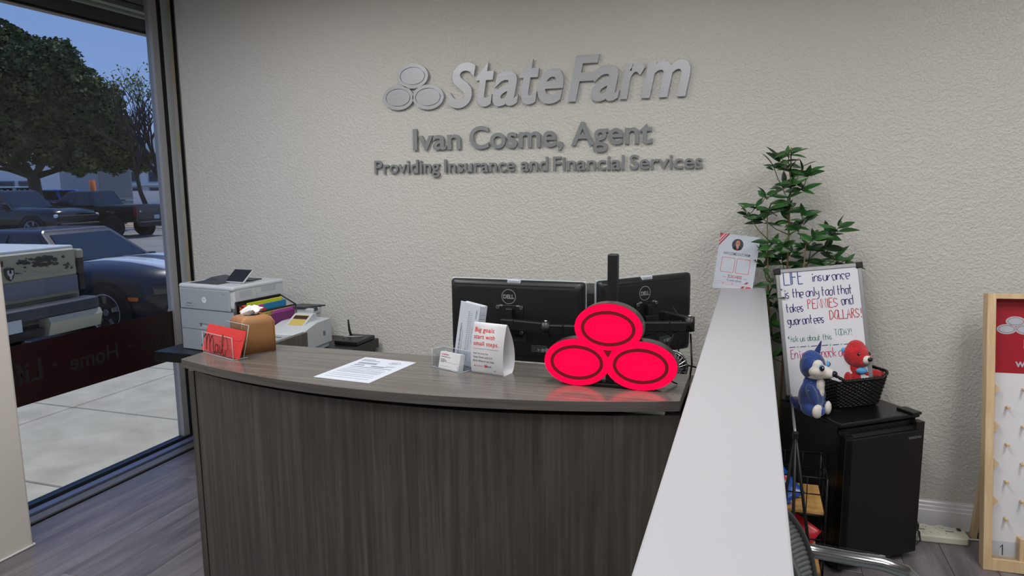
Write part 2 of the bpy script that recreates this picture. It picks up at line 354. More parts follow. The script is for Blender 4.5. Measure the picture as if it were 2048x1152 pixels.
def ribbon_lines(bm, m, x0, x1, y0, dy, n, w, mi=0, jag=.15, z=0):
    for i in range(n):
        e = x1 - (x1-x0)*random.uniform(0, jag); plate(bm, x0, y0-dy*i-w/2, e, y0-dy*i+w/2, z, z+.0002, m, mi)
# ================================================================ SETTING
WY = 3.69; WX = -3.43; XR = 3.3; YB = -2.6
b = NB(); plate(b, -3.62, YB-.2, XR+.2, WY+.15, -.12, -.012); floor = struct('floor', b, 'floor_gap')
PW, PL = .182, 1.22; pmesh = []
for _ in range(3):
    b = NB(); box(b, (0, 0, 0), (PW-.0016, PL-.0016, .012), .0012, 1); o = obj('plank', b, 'plank', floor); pmesh.append(o.data); bpy.data.objects.remove(o)
nx = 0; x = -3.33 + PW/2
while x < XR:
    y = YB + PL/2 - random.uniform(0, 1)
    while y - PL/2 < WY:
        y0, y1 = max(y-PL/2, YB), min(y+PL/2, WY)
        if y1 - y0 > .05:
            if y1 - y0 > PL - .01: me = random.choice(pmesh); o = bpy.data.objects.new('plank', me); COL.objects.link(o)
            else:
                b = NB(); box(b, (0, 0, 0), (PW-.0016, y1-y0-.0016, .012), .0012, 1); o = obj('plank', b, 'plank')
            o.parent = floor; o.location = (x, (y0+y1)/2, -.006 + random.uniform(-.0003, .0003))
        y += PL
    x += PW
b = NB(); plate(b, WX, WY, XR+.15, WY+.15, 0, CEIL); struct('wall_back', b, 'wall')
b = NB(); plate(b, XR, YB, XR+.15, WY, 0, CEIL); struct('wall_right', b, 'wall')
b = NB(); plate(b, -3.7, YB-.15, XR+.15, YB, 0, CEIL); struct('wall_front', b, 'wall')
# thick pier left of the window, with a narrow caulk bead at its foot
b = NB(); box(b, ((-3.56-3.14)/2, (YB+2.24)/2, CEIL/2), (.42, 2.24-YB, CEIL), .012, 2); wl = struct('wall_left', b, 'smooth_wall')
b = NB(); tube(b, [(-3.137, YB, .004), (-3.137, 2.243, .004), (-3.33, 2.243, .004)], .006, 5); obj('caulk_bead', b, 'base_white', wl)
b = NB(); plate(b, -3.7, YB-.15, XR+.15, WY+.15, CEIL, CEIL+.15); ceil = struct('ceiling', b, 'ceiling')
# baseboard on the back wall, a moulded profile, right of the low wall only
def moulding(x0, x1):
    pr = [(0, 0), (-.016, 0), (-.016, .085), (-.013, .09), (-.013, .104), (-.009, .108), (-.009, .122), (-.004, .128), (-.004, .133), (0, .133)]
    b = NB(); loft(b, [[(x, WY + y, z) for y, z in pr] for x in (x0, x1)], smooth=False); return b
struct('baseboard_back', moulding(.06, XR), 'base_white')
b = moulding(-WY, -YB); bmesh.ops.transform(b, matrix=T(XR-WY, 0, 0) @ RZ(-pi/2), verts=b.verts); struct('baseboard_right', b, 'base_white')
# ceiling lamps
for i, (x, y, e) in enumerate(LAMPS):
    nm = ['above the reception counter', 'above the mini fridge side', 'beside the window', 'behind the camera on the middle line', 'at the rear right of the room', 'at the rear left of the room'][i]
    lt = thing('ceiling_light', 'flat white rectangular ceiling light ' + nm, 'light', (x, y, CEIL), 0, 'ceiling lights')
    b = NB(); plate(b, -.31, -.61, .31, -.585, -.03, -.001); plate(b, -.31, .585, .31, .61, -.03, -.001); plate(b, -.31, -.585, -.285, .585, -.03, -.001); plate(b, .285, -.585, .31, .585, -.03, -.001)
    obj('frame', b, 'lamp_frame', lt)
    b = NB(); plate(b, -.284, -.584, .284, .584, -.022, -.002); obj('diffuser', b, 'lamp_diffuser', lt)
# ---------------------------------------------------------------- window
b = NB()
for y0, y1, x0, x1, mi in ((3.565, 3.612, -3.545, -3.498, 0), (3.612, 3.650, -3.54, -3.502, 1), (3.650, 3.698, -3.545, -3.498, 2), (3.698, 3.726, -3.545, -3.498, 3), (3.726, 3.762, -3.545, -3.504, 1)):
    plate(b, x0, y0, x1, y1, -.012, CEIL, mi=mi)
plate(b, -3.56, 3.76, WX-.004, WY+.15, -.012, CEIL, mi=0); plate(b, WX-.028, WY+.07, WX-.001, 3.80, 0, CEIL, mi=1)
plate(b, -3.545, 2.2, -3.49, 2.25, -.012, CEIL, mi=0)                      # near jamb
plate(b, -3.545, 2.25, -3.47, 3.575, CEIL-.05, CEIL, mi=0)
w1 = struct('window_1', b, ['alum', 'gasket', 'alum_lite', 'alum_stain'])
b = NB(); plate(b, -3.545, 2.25, -3.495, 3.62, -.012, .03, mi=0); plate(b, -3.495, 2.245, -3.475, 3.65, -.012, .014, mi=1); plate(b, -3.475, 2.245, -3.425, 3.69, -.012, .018, mi=2); plate(b, -3.425, 2.245, -3.41, 3.69, -.012, .006, mi=1); plate(b, -3.41, 2.245, -3.345, 3.69, -.012, .010, mi=3); plate(b, -3.345, 2.245, -3.335, 3.69, -.012, .002, mi=1)
obj('window_sill', b, ['alum_dark', 'gasket', 'alum_blue', 'alum_grey'], w1)
for mm, c in (('alum_dark', 'a'),): pass
b = NB(); plate(b, -3.524, 2.25, -3.518, 3.60, .03, CEIL-.05); obj('window_pane', b, 'glass', w1)
b = NB(); plate(b, -3.5165, 2.25, -3.5155, 3.618, .55, .868); band = obj('vinyl_band', b, 'vinyl', w1, 'dark red vinyl band across the glass')
b = NB(); m = frame((-3.5145, 3.505, .664), (0, -1, 0), (0, 0, 1))            # reads correctly from outside, so mirrored here
put_text(b, 'Auto', m @ MX.Identity(4), 0, .205, 0, None, .015); put_text(b, '-', m, .275, .3, .03, None, .01); put_text(b, 'Home', m, .375, .69, 0, None, .015); put_text(b, '-', m, .76, .79, .03, None, .01)
put_text(b, 'Life', m, .85, 1.06, 0, None, .015); obj('lettering', b, 'vinyl_txt', w1, 'mirrored dark lettering')
# caulk line where the wall meets the frame is the thin dark strip above
# ---------------------------------------------------------------- low wall with white cap
b = NB(); box(b, (-.033, (.25+WY)/2, .567), (.15, WY-.25, 1.134), .004); lw = struct('wall_low', b, 'smooth_wall')
b = NB(); box(b, (-.033, (.22+WY)/2, 1.1435), (.198, WY-.22, .019), .004, 2); obj('cap', b, 'white_cap', lw, 'glossy white painted cap board')
# ================================================================ WALL SIGNS
def islands(bm):
    bm.verts.ensure_lookup_table(); seen = set(); out = []
    for v in bm.verts:
        if v in seen: continue
        st = [v]; seen.add(v); grp = []
        while st:
            a = st.pop(); grp.append(a)
            for e in a.link_edges:
                q = e.other_vert(a)
                if q not in seen: seen.add(q); st.append(q)
        out.append(grp)
    return out
def letters(body, x0, x1, z0, z1, off, parent, mat, depth=.012, shear=0, name='letter'):
    """raised letters on the back wall, one object each; x0..x1, z0..z1 = ink bounds"""
    src = fit(textmesh(body, 1, off, 0, shear), x0, x1, z0, z1)
    gr = islands(src); items = []
    for g in gr:
        xs = [v.co.x for v in g]; items.append([min(xs), max(xs), g])
    items.sort(key=lambda t: t[0]); mg = []
    for it in items:
        if mg and (it[0]+it[1])/2 < mg[-1][1] and (it[0]+it[1])/2 > mg[-1][0]: mg[-1][2] += it[2]; mg[-1][1] = max(mg[-1][1], it[1])
        elif mg and (mg[-1][0]+mg[-1][1])/2 > it[0]: mg[-1][2] += it[2]; mg[-1][1] = max(mg[-1][1], it[1])
        else: mg.append(it)
    for a, c, g in mg:
        gs = set(g); b = NB(); mp = {v: b.verts.new((v.co.x, v.co.y, 0)) for v in g}
        for f in src.faces:
            if f.verts[0] in gs:
                try: b.faces.new([mp[v] for v in f.verts])
                except ValueError: pass
        bmesh.ops.recalc_face_normals(b, faces=b.faces)
        r = bmesh.ops.extrude_face_region(b, geom=b.faces[:]); bmesh.ops.translate(b, vec=(0, 0, depth), verts=[e for e in r['geom'] if isinstance(e, bmesh.types.BMVert)])
        bmesh.ops.transform(b, matrix=frame((0, WY, 0), (1, 0, 0), (0, 0, 1)), verts=b.verts)
        # stand-off pins behind the letter
        xm = (a+c)/2 - parent.location.x
        bmesh.ops.translate(b, vec=(-parent.location.x, -.006 - parent.location.y, -parent.location.z), verts=b.verts)
        obj(name, b, mat, parent)
    src.free()
def brushed(name, c1, c2):
    return grain(name, [(.3, c1), (.7, c2)], (6, 6, 220), .36, detail=3, bump=.01)
M['brush'] = brushed('brushed_metal', 'a2a5ab', 'b0b3b9'); M['brush'].node_tree.nodes['Principled BSDF'].inputs['Metallic'].default_value = .35
M['brush2'] = pbr('satin_metal', '85898c', .42, .3)
sg = thing('wall_sign', 'large brushed metal emblem of three ovals and slanted wordmark high on back wall', 'sign', (-1.2, WY, 2.06))
def wl(ch, x0, x1, z0, z1, off=.023, sh=.22): letters(ch, x0, x1, z0, z1, off, sg, 'brush', .014, sh)
for ch, x0, x1, z0, z1 in (('S', -1.603, -1.437, 2.060, 2.298), ('t', -1.437, -1.333, 2.062, 2.292), ('a', -1.345, -1.198, 2.060, 2.240), ('t', -1.190, -1.083, 2.062, 2.292), ('e', -1.093, -.952, 2.060, 2.240),
                           ('F', -.930, -.766, 2.066, 2.295), ('a', -.808, -.662, 2.060, 2.240), ('r', -.660, -.536, 2.066, 2.242), ('m', -.553, -.315, 2.066, 2.240)): wl(ch, x0, x1, z0, z1)
EM = frame((0, 0, 0), (1, 0, 0), (0, 0, 1))
b = NB()
for cx, cz in ((-1.812, 2.245), (-1.905, 2.133), (-1.722, 2.128)):
    x, z = cx+1.2, cz-2.06
    prism(b, ell(.0945, .067, 56, x, z), .004, .013, EM)
    ring(b, .0945, .067, .0180, .013, .0190, EM, 0, 56, x, z); prism(b, ell(.0725, .0450, 48, x, z), .013, .0190, EM)
obj('emblem', b, 'brush', sg)
sg = thing('name_sign', 'metal lettering reading a name and Agent below the large wordmark', 'sign', (-1.15, WY, 1.84))
letters('Ivan', -1.822, -1.535, 1.840, 1.959, .018, sg, 'brush2'); letters('Cosme,', -1.482, -.956, 1.819, 1.962, .018, sg, 'brush2'); letters('Agent', -.913, -.494, 1.806, 1.963, .018, sg, 'brush2')
sg = thing('tagline_sign', 'smallest metal lettering row, Providing Insurance and Financial Services', 'sign', (-1.15, WY, 1.72))
letters('Providing', -2.072, -1.664, 1.692, 1.790, .013, sg, 'brush2'); letters('Insurance', -1.636, -1.222, 1.716, 1.788, .013, sg, 'brush2'); letters('and', -1.190, -1.038, 1.716, 1.790, .013, sg, 'brush2')
letters('Financial', -1.010, -.634, 1.716, 1.790, .013, sg, 'brush2'); letters('Services', -.607, -.246, 1.716, 1.790, .013, sg, 'brush2')
# ================================================================ RECEPTION DESK
ZC = 1.05
def arc_pts(x0, x1, ye, ya, n=24, xa=None):
    """bowed front: ends at ye, apex at ya"""
    c = (x0+x1)/2; h = (x1-x0)/2; sgt = ye-ya; rad = (h*h+sgt*sgt)/(2*sgt); cy = ya + rad
    return [(x0+(x1-x0)*i/n, cy - math.sqrt(rad*rad-(x0+(x1-x0)*i/n-c)**2)) for i in range(n+1)]
dk = thing('reception_desk', 'dark grey woodgrain reception desk with a bowed front and raised counter', 'desk', (-1.04, 2.3, 0))
def loc(bm, p): bmesh.ops.translate(bm, vec=(-p.location.x, -p.location.y, -p.location.z), verts=bm.verts); return bm
front = arc_pts(-1.902, -.174, 1.950, 1.797)
b = NB(); prism(b, front + [(-.172, 2.24), (-1.902, 2.24)], ZC-.03, ZC, bev=.0015)
for f in b.faces: f.material_index = 0 if abs(f.normal.z) > .9 else 1
b.normal_update()
for f in b.faces: f.material_index = 0 if abs(f.normal.z) > .9 else 1
obj('counter', loc(b, dk), ['lam_h', 'lam_e'], dk, 'raised bow-front counter top')
f2 = arc_pts(-1.895, -.178, 2.002, 1.852)
b = NB(); prism(b, f2 + [(x, y+.022) for x, y in f2[::-1]], .004, .992); obj('front_panel', loc(b, dk), 'lam_v', dk)
b = NB(); box(b, (-1.911, 2.35, .498), (.025, .70, .992), .001); obj('side_panel', loc(b, dk), 'lam_v', dk)
b = NB(); box(b, (-.162, 2.35, .498), (.025, .70, .992), .001); obj('side_panel', loc(b, dk), 'lam_v', dk)
b = NB(); plate(b, -1.897, 2.03, -.176, 2.80, .72, .75); plate(b, -.85, 2.801, -.176, 3.35, .72, .75); obj('worktop', loc(b, dk), ['lam_h'], dk)
b = NB(); plate(b, -1.897, 2.20, -.176, 2.22, .75, 1.015); obj('riser_panel', loc(b, dk), 'lam_v', dk)
for x, y in ((-1.86, 2.02), (-.205, 2.02), (-1.03, 1.90), (-1.86, 2.19), (-.205, 2.19)):
    b = NB(); cyl(b, (x, y, .99), (x, y, 1.021), .012, n=16); obj('standoff', loc(b, dk), 'silver', dk, 'short silver post under the counter')
b = NB(); plate(b, -1.889, 2.06, -.185, 2.19, .975, .99); obj('shelf', loc(b, dk), 'lam_e', dk)
ps = thing('paper_stack', 'white papers tucked in the gap under the right end of counter', 'papers', (-.28, 2.06, .99))
b = NB(); box(b, (0, 0, .006), (.12, .14, .012), .001); obj('sheets', b, 'paper', ps)
# credenza under the window side (black)
cz = thing('black_table', 'black topped table carrying the printers beside the window', 'table', (-2.6, 3.34, 0))
b = NB(); box(b, (0, -.005, .7265), (1.04, .65, .055), .003); obj('top', b, 'black', cz)
for x, y in ((-.44, .28), (.48, .28), (-.26, -.26), (.48, -.29)):
    b = NB(); box(b, (x, y, .35), (.05, .05, .70), .003); obj('leg', b, 'black', cz)
# ================================================================ PRINTERS
mk('logo_w', 'e4e8ec', .35)
hp = thing('laser_printer', 'tall white and grey laser printer with a tilted touch screen by the window', 'printer', (-3.017, 3.119, .755), math.atan2(-.055, .411))
pw, pd, ph = .415, .37, .37
b = NB(); box(b, (pw/2, pd/2+.003, .305), (pw, pd-.006, .125), .012, 3); obj('body', b, 'white_pl', hp)
b = NB(); box(b, (pw/2, pd/2, .356), (pw+.004, pd+.004, .028), .012, 3)
obj('top_cover', b, 'white_pl', hp)
b = NB(); box(b, (pw/2-.012, .004, .289), (pw-.03, .012, .114), .004, 2); box(b, (pw/2, pd/2+.006, .289), (pw-.006, pd-.014, .116), .008, 2); o = obj('front_door', b, 'grey_pl', hp)
b = NB(); M1 = frame((.195, -.0024, .287), (1, 0, 0), (0, 0, 1)); prism(b, ell(.0165, .0165, 28), 0, .0006, M1, 0); t = textmesh('hp', .03, .0004, 0, .25); merge(b, fit(t, -.011, .010, -.008, .012), M1 @ T(0, 0, .0008), 1)
obj('logo', b, ['logo_w', 'grey_pl'], hp, 'round silver badge')
b = NB(); plate(b, .058, -.0026, .098, -.002, .260, .266, mi=0); plate(b, .048, -.0026, .112, -.002, .247, .2495, mi=0); plate(b, .33, -.0026, .352, -.002, .325, .328, mi=0); obj('label', b, ['seam'], hp)
for z0, h in ((.003, .114), (.121, .107)):
    b = NB()
    # tray front with a recessed pull
    for a, c, p, q in ((.003, pw-.003, 0, .006), (.003, pw-.003, .034, h), (.003, .145, .006, .034), (.285, pw-.003, .006, .034)): plate(b, a, -.002, c, .03, z0+p, z0+q)
    plate(b, .003, .014, pw-.003, pd-.004, z0, z0+h)
    plate(b, .145, .0, .285, .014, z0+.006, z0+.012)
    dr = obj('paper_tray', b, 'grey_pl', hp)
    b = NB(); plate(b, .147, .0125, .283, .0135, z0+.012, z0+.033); obj('grip', b, 'logo_w', dr)
b = NB(); plate(b, .001, -.0005, pw-.001, .3, .1175, .1205); plate(b, .001, -.0005, pw-.001, .3, .2282, .231); obj('seam', b, 'seam', hp)
b = NB(); prism(b, [(.05, .03), (.27, .03), (.27, .2), (.05, .2)], .3705, .3715, mi=0)
loft(b, [[(.07, .10, .3715), (.21, .08, .3715), (.24, .24, .3715), (.09, .25, .3715)], [(.10, .14, .392), (.2, .12, .378), (.235, .23, .378), (.105, .235, .395)]], mi=1, smooth=False)
plate(b, .16, .2, .33, .29, .3705, .377, mi=1); obj('output_tray', b, ['tray_dark', 'slate'], hp)
sc = NB(); ms = T(.315, .11, .372) @ RZ(R(2)) @ RX(R(38)); box(sc, (0, .048, .004), (.13, .098, .012), .006, 3, ms); scr = obj('touch_screen', sc, 'white_pl', hp, 'tilted black touch screen')
b = NB(); box(b, (0, .048, .0106), (.124, .092, .0015), .0, 1, ms); obj('glass', b, 'char', scr)
b = NB()
for k in range(8): plate(b, pw+.0, .045+k*.011, pw+.001, .051+k*.011, .305, .34)
for k in range(9): plate(b, pw+.0, .2+k*.012, pw+.001, .207+k*.012, .315, .345)
plate(b, pw-.001, .02, pw+.0006, .0215, .18, .35); plate(b, pw-.001, .16, pw+.0006, .1612, .18, .35)
obj('side_vent', b, 'pl_mid', hp)
# folder sorter : black mesh bin with files standing along y
fs = thing('file_sorter', 'black mesh desk sorter of coloured hanging files beside the tall printer', 'file holder', (-2.570, 3.06, .755), R(-7))
L_ = .325
def slab(y0, z0, y1, z1, x, th=.004, lo=0): return [(x-th/2, y0, lo), (x-th/2, y1, lo), (x-th/2, y1, z1), (x-th/2, y0, z0)], [(x+th/2, y0, lo), (x+th/2, y1, lo), (x+th/2, y1, z1), (x+th/2, y0, z0)]
b = NB()
loft(b, list(slab(0, .285, L_, .285, -.022)), smooth=False)
plate(b, -.022, 0, .093, L_, 0, .01); obj('mesh_body', b, 'black_matte', fs)
b = NB(); tube(b, [(-.022, 0, .285), (-.022, L_, .285), (.093, L_, .235), (.093, 0, .235)], .0045, 6, closed=True)
for y in (0, L_): tube(b, [(-.022, y, .0), (-.022, y, .285)], .005, 6); tube(b, [(.093, y, 0), (.093, y, .235)], .004, 6); tube(b, [(-.015, y, .0), (.088, y, .215)], .003, 6)
obj('wire_frame', b, 'black', fs)
mk('f_yel', 'c9d42f', .7); mk('f_org', 'e8622a', .7); mk('f_pur', 'a8479c', .7); mk('f_blu', '1d7aa8', .7); mk('f_dkpur', '6a2a62', .7); mk('f_grn', '4d5b33', .8); mk('f_red', 'b8252c', .7); mk('f_tan', 'b9a65e', .8); mk('f_teal', '153f45', .8)
fold = [('yellow', -.004, .275, .06, .315, 'f_yel', .03), ('orange', .004, .268, .004, .05, 'f_org', .04), ('olive', .016, .245, .03, .31, 'f_grn', .1), ('blue', .046, .262, .14, .31, 'f_blu', .035), ('magenta', .05, .262, .02, .14, 'f_pur', .09),
        ('red', .07, .240, .08, .14, 'f_red', .09), ('dark teal', .075, .225, .14, .31, 'f_teal', .1), ('tan', .092, .222, .03, .31, 'f_tan', .1), ('violet', .108, .222, .16, .32, 'f_pur', .03), ('plum', .118, .205, .01, .32, 'f_dkpur', .2)]
for nm, x, zt, y0, y1, mt, h in fold:
    x *= .73
    b = NB(); box(b, (x, (y0+y1)/2, zt-h/2), (.006, y1-y0, h), .001, 1)
    if h < .05: plate(b, x-.001, max(y0, .005), x+.001, min(y1+.0, .32), .02, zt-h+.002)
    else: plate(b, x-.001, y0+.002, x+.001, y1-.002, .012, zt-h+.003)
    tag(obj('hanging_file', b, mt, None), '%s file standing in the black mesh sorter' % nm, 'file', 'hanging files in the mesh sorter')
    o = bpy.context.scene.collection.objects[-1]; o.location = fs.location; o.rotation_euler = fs.rotation_euler
# small white printer
wp = thing('label_printer', 'small sloping white printer with a little display behind the tan tissue cover', 'printer', (-2.225, 3.10, .756), R(1))
w_, d_ = .225, .30
prof = [(0, .03), (0, .118), (.012, .124), (.13, .152), (.16, .158), (d_, .160), (d_, .03)]
b = NB(); loft(b, [[(x, y, z) for y, z in prof] for x in (-w_, -w_+.006, -.006, 0)], smooth=False); obj('body', b, 'white_pl', wp)
b = NB(); box(b, (-w_/2, d_/2+.01, .015), (w_-.02, d_-.05, .03), .004); obj('base', b, 'pl_mid', wp)
mp_ = T(-.165, .10, .147) @ RX(R(30))
b = NB(); loft(b, [[(x, .085, .135), (x, .20, .196), (x, .235, .196), (x, .235, .135)] for x in (-.165, -.05)], smooth=False)
dp = obj('display_hood', b, 'white_pl', wp)
b = NB(); mq = T(-.108, .085, .135) @ RX(math.atan2(.061, .115)); plate(b, -.044, .028, .046, .118, -.001, .0012, mq, 0); plate(b, -.042, .082, .044, .112, .0012, .0018, mq, 1); obj('screen', b, ['f_tan', 'maroon_car'], dp, 'olive and brown screen')
b = NB(); plate(b, .0, .215, .0015, .235, .075, .10); obj('side_latch', b, 'seam', wp)
b = NB(); ribbon_lines(b, frame((-.24, -.001, .105), (1, 0, 0), (0, 0, 1)), 0, .14, 0, .01, 1, .004); obj('lettering', b, 'seam', wp)
# scanner behind
sn = thing('small_scanner', 'small white scanner with flat dark grey lid behind the sloping white printer', 'scanner', (-2.56, 3.50, .755), R(0))
b = NB(); box(b, (.09, .01, .095), (.15, .08, .190), .006, 2); box(b, (.09, .0, .178), (.17, .09, .036), .006, 2); obj('body', b, 'white_pl', sn)
b = NB(); prism(b, [(-.035, -.055), (.125, -.055), (.195, .055), (.035, .055)], .197, .205); obj('lid', b, 'slate', sn)
b = NB(); plate(b, .15, -.03, .178, .0, .18, .198); obj('hinge', b, 'slate', sn)
# router + black box in the corner
rt = thing('router', 'black box router with one upright antenna against the back wall', 'router', (-2.165, 3.535, .0))
b = NB(); box(b, (0, 0, .766), (.15, .2, .022), .004); obj('body', b, 'black', rt)
b = NB(); tube(b, [(-.06, .06, .77), (-.075, .065, .81), (-.08, .065, .868)], [.008, .007, .005], 8); obj('antenna', b, 'black_matte', rt)
b = NB(); tube(b, [(-.06, -.03, .780), (-.03, -.05, .795), (0, -.03, .79), (.03, .04, .78)], .003, 6); obj('cable', b, 'white_pl', rt)
# ================================================================ ON THE COUNTER
tc = thing('tissue_cover', 'tan leather cube tissue box cover with a tissue showing', 'tissue box', (-1.72, 2.055, ZC), math.atan2(.103, .062))
u = .122
def hollow_cover():
    b = NB(); rings = []
    for z, ins in ((0, 0), (.06, 0), (.105, .0005), (.122, .004), (.131, .012), (.1345, .026)):
        rings.append([(x+u/2, y+u/2, z) for x, y in rrect(u-2*ins, u-2*ins, .010+ins*.6, 4)])
    loft(b, rings); return b
obj('cover', hollow_cover(), 'tan', tc)
b = NB()
for (x, y) in ((.002, .002), (u-.002, .002), (.002, u-.002)): tube(b, [(x, y, .001), (x, y, .11), (x+(.01 if x < .05 else -.01), y+(.01 if y < .05 else -.01), .128)], .0018, 6)
obj('seam', b, 'tan_seam', tc)
b = NB(); prism(b, ell(.03, .03, 24, u/2, u/2), .1342, .1352); obj('opening', b, 'black_matte', tc)
ts = NB(); random.seed(5); rg = []
for k, (z, rr) in enumerate(((0, .014), (.006, .022), (.014, .026), (.022, .019), (.028, .008))):
    rg.append([(rr*(1+.55*sin(3*a+k*.7)+.2*sin(7*a))*cos(a)*1.25, rr*(1+.4*cos(2*a+k))*sin(a), z + .006*sin(4*a+k)) for a in [2*pi*i/20 for i in range(20)]])
loft(ts, rg, m=T(u/2-.004, u/2, .136), smooth=False); obj('tissue', ts, 'tissue', tc)
# mail holder and envelope
mh = thing('mail_holder', 'clear acrylic holder at the left end of the counter', 'letter holder', (-1.90, 2.062, ZC), math.atan2(-.34, .94))
b = NB(); plate(b, .015, -.01, .215, .045, 0, .003); box(b, (.115, -.0085, .04), (.20, .003, .08), 0, 1, None)
mb = T(0, .028, 0) @ RX(R(-14)); plate(b, .065, 0, .215, .003, 0, .118, mb); obj('clear_shell', b, 'clearpl', mh)
b = NB()
for ps_ in ([(.015, -.01, .08), (.215, -.01, .08)], [(.015, -.01, .0), (.015, -.01, .08)], [(.215, -.01, 0), (.215, -.01, .08)], [(.015, -.01, .002), (.215, -.01, .002), (.215, .045, .002)]): tube(b, ps_, .0013, 5)
tube(b, [mb @ V((.065, .001, .118)), mb @ V((.215, .001, .118)), mb @ V((.215, .001, .0))], .0013, 5); obj('edge', b, 'acr_edge', mh)
b = NB(); mt_ = frame((.028, -.0118, .012), (1, 0, 0), (0, 0, 1))
def scr(pts, w): ribbon(b, catmull(pts, 6), w*1.5, mt_)
scr([(0, .048), (.012, .062), (.018, .05), (.014, .02), (.012, .004)], .0034); scr([(.014, .03), (.028, .058), (.036, .064), (.040, .05), (.036, .02), (.036, .0)], .0032)
scr([(.038, .03), (.052, .056), (.060, .06), (.064, .044), (.060, .018), (.066, .0), (.074, .008)], .0032)
scr([(.092, .026), (.084, .034), (.074, .024), (.074, .008), (.084, .002), (.092, .02), (.094, .034), (.093, .008), (.102, .004)], .0024)
scr([(.106, .032), (.105, .008), (.113, .004), (.118, .02)], .0026); scr([(.108, .046), (.109, .049)], .003)
scr([(.114, .006), (.130, .046), (.136, .068), (.129, .07), (.122, .04), (.124, .006), (.136, .0), (.144, .02)], .0026)
scr([(.152, .07), (.158, .052), (.158, .022)], .0022); obj('lettering', b, 'black_matte', mh, 'black script word Mail')
ev = thing('red_envelope', 'bright red envelope leaning in the clear holder marked Mail', 'envelope', (-1.925, 2.074, ZC+.0035), math.atan2(-.34, .94))
me_ = T(0, .002, 0) @ RX(R(-20))
b = NB(); plate(b, 0, 0, .255, .0022, 0, .098, me_); loft(b, [[me_ @ V(p) for p in q] for q in (([(0, -.0004, .098), (.255, -.0004, .098), (.255, .0022, .098), (0, .0022, .098)]), ([(.0, -.0004, .1), (.255, -.0004, .1), (.255, .0022, .1), (0, .0022, .1)]))], smooth=False); obj('pocket', b, 'env_red', ev)
b = NB(); prism(b, [(.002, .0985), (.253, .0985), (.243, .068), (.232, .061), (.022, .061), (.012, .068)], 0, .0006, me_ @ frame((0, -.0001, 0), (1, 0, 0), (0, 0, 1))); obj('flap', b, 'env_red', ev)
b = NB(); ribbon(b, [(.012, .068), (.022, .0608), (.232, .0608), (.243, .068)], .0007, me_ @ frame((0, -.0008, 0), (1, 0, 0), (0, 0, 1))); obj('flap_edge', b, 'env_red_d', ev)
# loose printed sheet
sh = thing('printed_sheet', 'loose white printed sheet lying alone on the counter', 'paper', (-1.307, 1.876, ZC+.0003), math.atan2(-.015, .210))
b = NB(); prism(b, [(0, 0), (.209, 0), (.206+.01, .275), (.008, .279)], 0, .0004); obj('sheet', b, 'paper', sh)
b = NB(); J = T(0, 0, .0006)
ribbon_lines(b, J, .022, .075, .250, .010, 1, .004); ribbon_lines(b, J, .022, .105, .236, .01, 1, .0038)
for y in (.214, .206, .199): ribbon_lines(b, J, .03, .115, y, .01, 1, .0050, 2)
for y in (.184, .177): ribbon_lines(b, J, .03, .075, y, .01, 1, .005, 2); ribbon_lines(b, J, .1, .16, y-.004, .01, 1, .0055, 2)
ribbon_lines(b, J, .03, .19, .158, .01, 1, .0034, 0, 0)
for i, y in enumerate((.140, .124, .112, .100, .090, .070, .052, .03)): ribbon_lines(b, J, .022 if i else .03, .19, y, .01, 1, .0028, 2, .1)
ring(b, .022, .014, .0012, 0, .0002, J, 0, 28, .158, .232); ribbon_lines(b, J, .145, .171, .235, .005, 2, .0016, 0); ribbon_lines(b, J, .15, .188, .196, .008, 3, .0018, 2)
obj('print', b, ['ink', 'ink_lite', 'ink_grey'], sh)
# brochure holder group
ga = math.atan2(-.33, .82)
bh = thing('brochure_holder', 'clear acrylic brochure and card holder beside the tent card', 'holder', (-.975, 2.092, ZC), ga)
b = NB(); plate(b, -.022, -.002, .112, .10, 0, .003); plate(b, -.022, .052, .112, .055, .003, .058); plate(b, -.022, .0, -.0195, .055, .003, .06); plate(b, .018, .096, .112, .099, .003, .14); plate(b, .109, .052, .112, .099, .003, .1)
plate(b, -.004, -.002, -.002, .03, .003, .045); plate(b, .095, -.002, .0975, .03, .003, .02); obj('clear_shell', b, 'clearpl', bh)
b = NB()
for ps_ in ([(-.022, -.002, .002), (.112, -.002, .002), (.112, .10, .002)], [(-.022, .0, .06), (-.022, .055, .06)], [(-.022, 0, 0), (-.022, 0, .06)], [(-.022, .054, .06), (.112, .054, .06), (.112, .054, .0)], [(.112, .099, .1), (.112, .054, .1)]): tube(b, ps_, .0012, 5)
obj('edge', b, 'acr_edge', bh)
bc = thing('business_cards', 'stack of white business cards with small red heading in clear holder', 'cards', (-.970, 2.090, ZC+.0035), ga)
mc = RX(R(-14))
b = NB(); plate(b, 0, .0, .092, .022, 0, .054, mc @ T(0, .001, 0)); obj('card_block', b, 'white_card', bc)
b = NB(); fr = mc @ frame((0, .0006, 0), (1, 0, 0), (0, 0, 1))
put_text(b, 'StateFarm', fr, .014, .040, .044, None, .02, .2, 1); prism(b, [(.006, .0437), (.012, .0437), (.009, .048)], 0, .0002, fr, 1)
ribbon_lines(b, fr, .006, .05, .038, .003, 1, .0012, 0); ribbon_lines(b, fr, .006, .034, .030, .0032, 4, .0009, 0, .5); plate(b, .032, .0212, .088, .0215, 0, .0002, fr, 0); ribbon_lines(b, fr, .006, .06, .008, .003, 1, .0008, 2); obj('print', b, ['ink', 'red_ink', 'ink_lite'], bc)
br = thing('privacy_brochures', 'tall stack of white folded brochures leaning in clear holder', 'brochures', (-.949, 2.160, ZC+.004), ga)
mb2 = RX(R(-7)) @ RY(R(5))
b = NB()
for k in range(7):
    box(b, (.045+random.uniform(-.001, .001), .006+k*.0052, .105+random.uniform(-.002, .002)), (.091, .0044, .21), .0008, 1, mb2)
obj('brochure_block', b, 'paper', br)
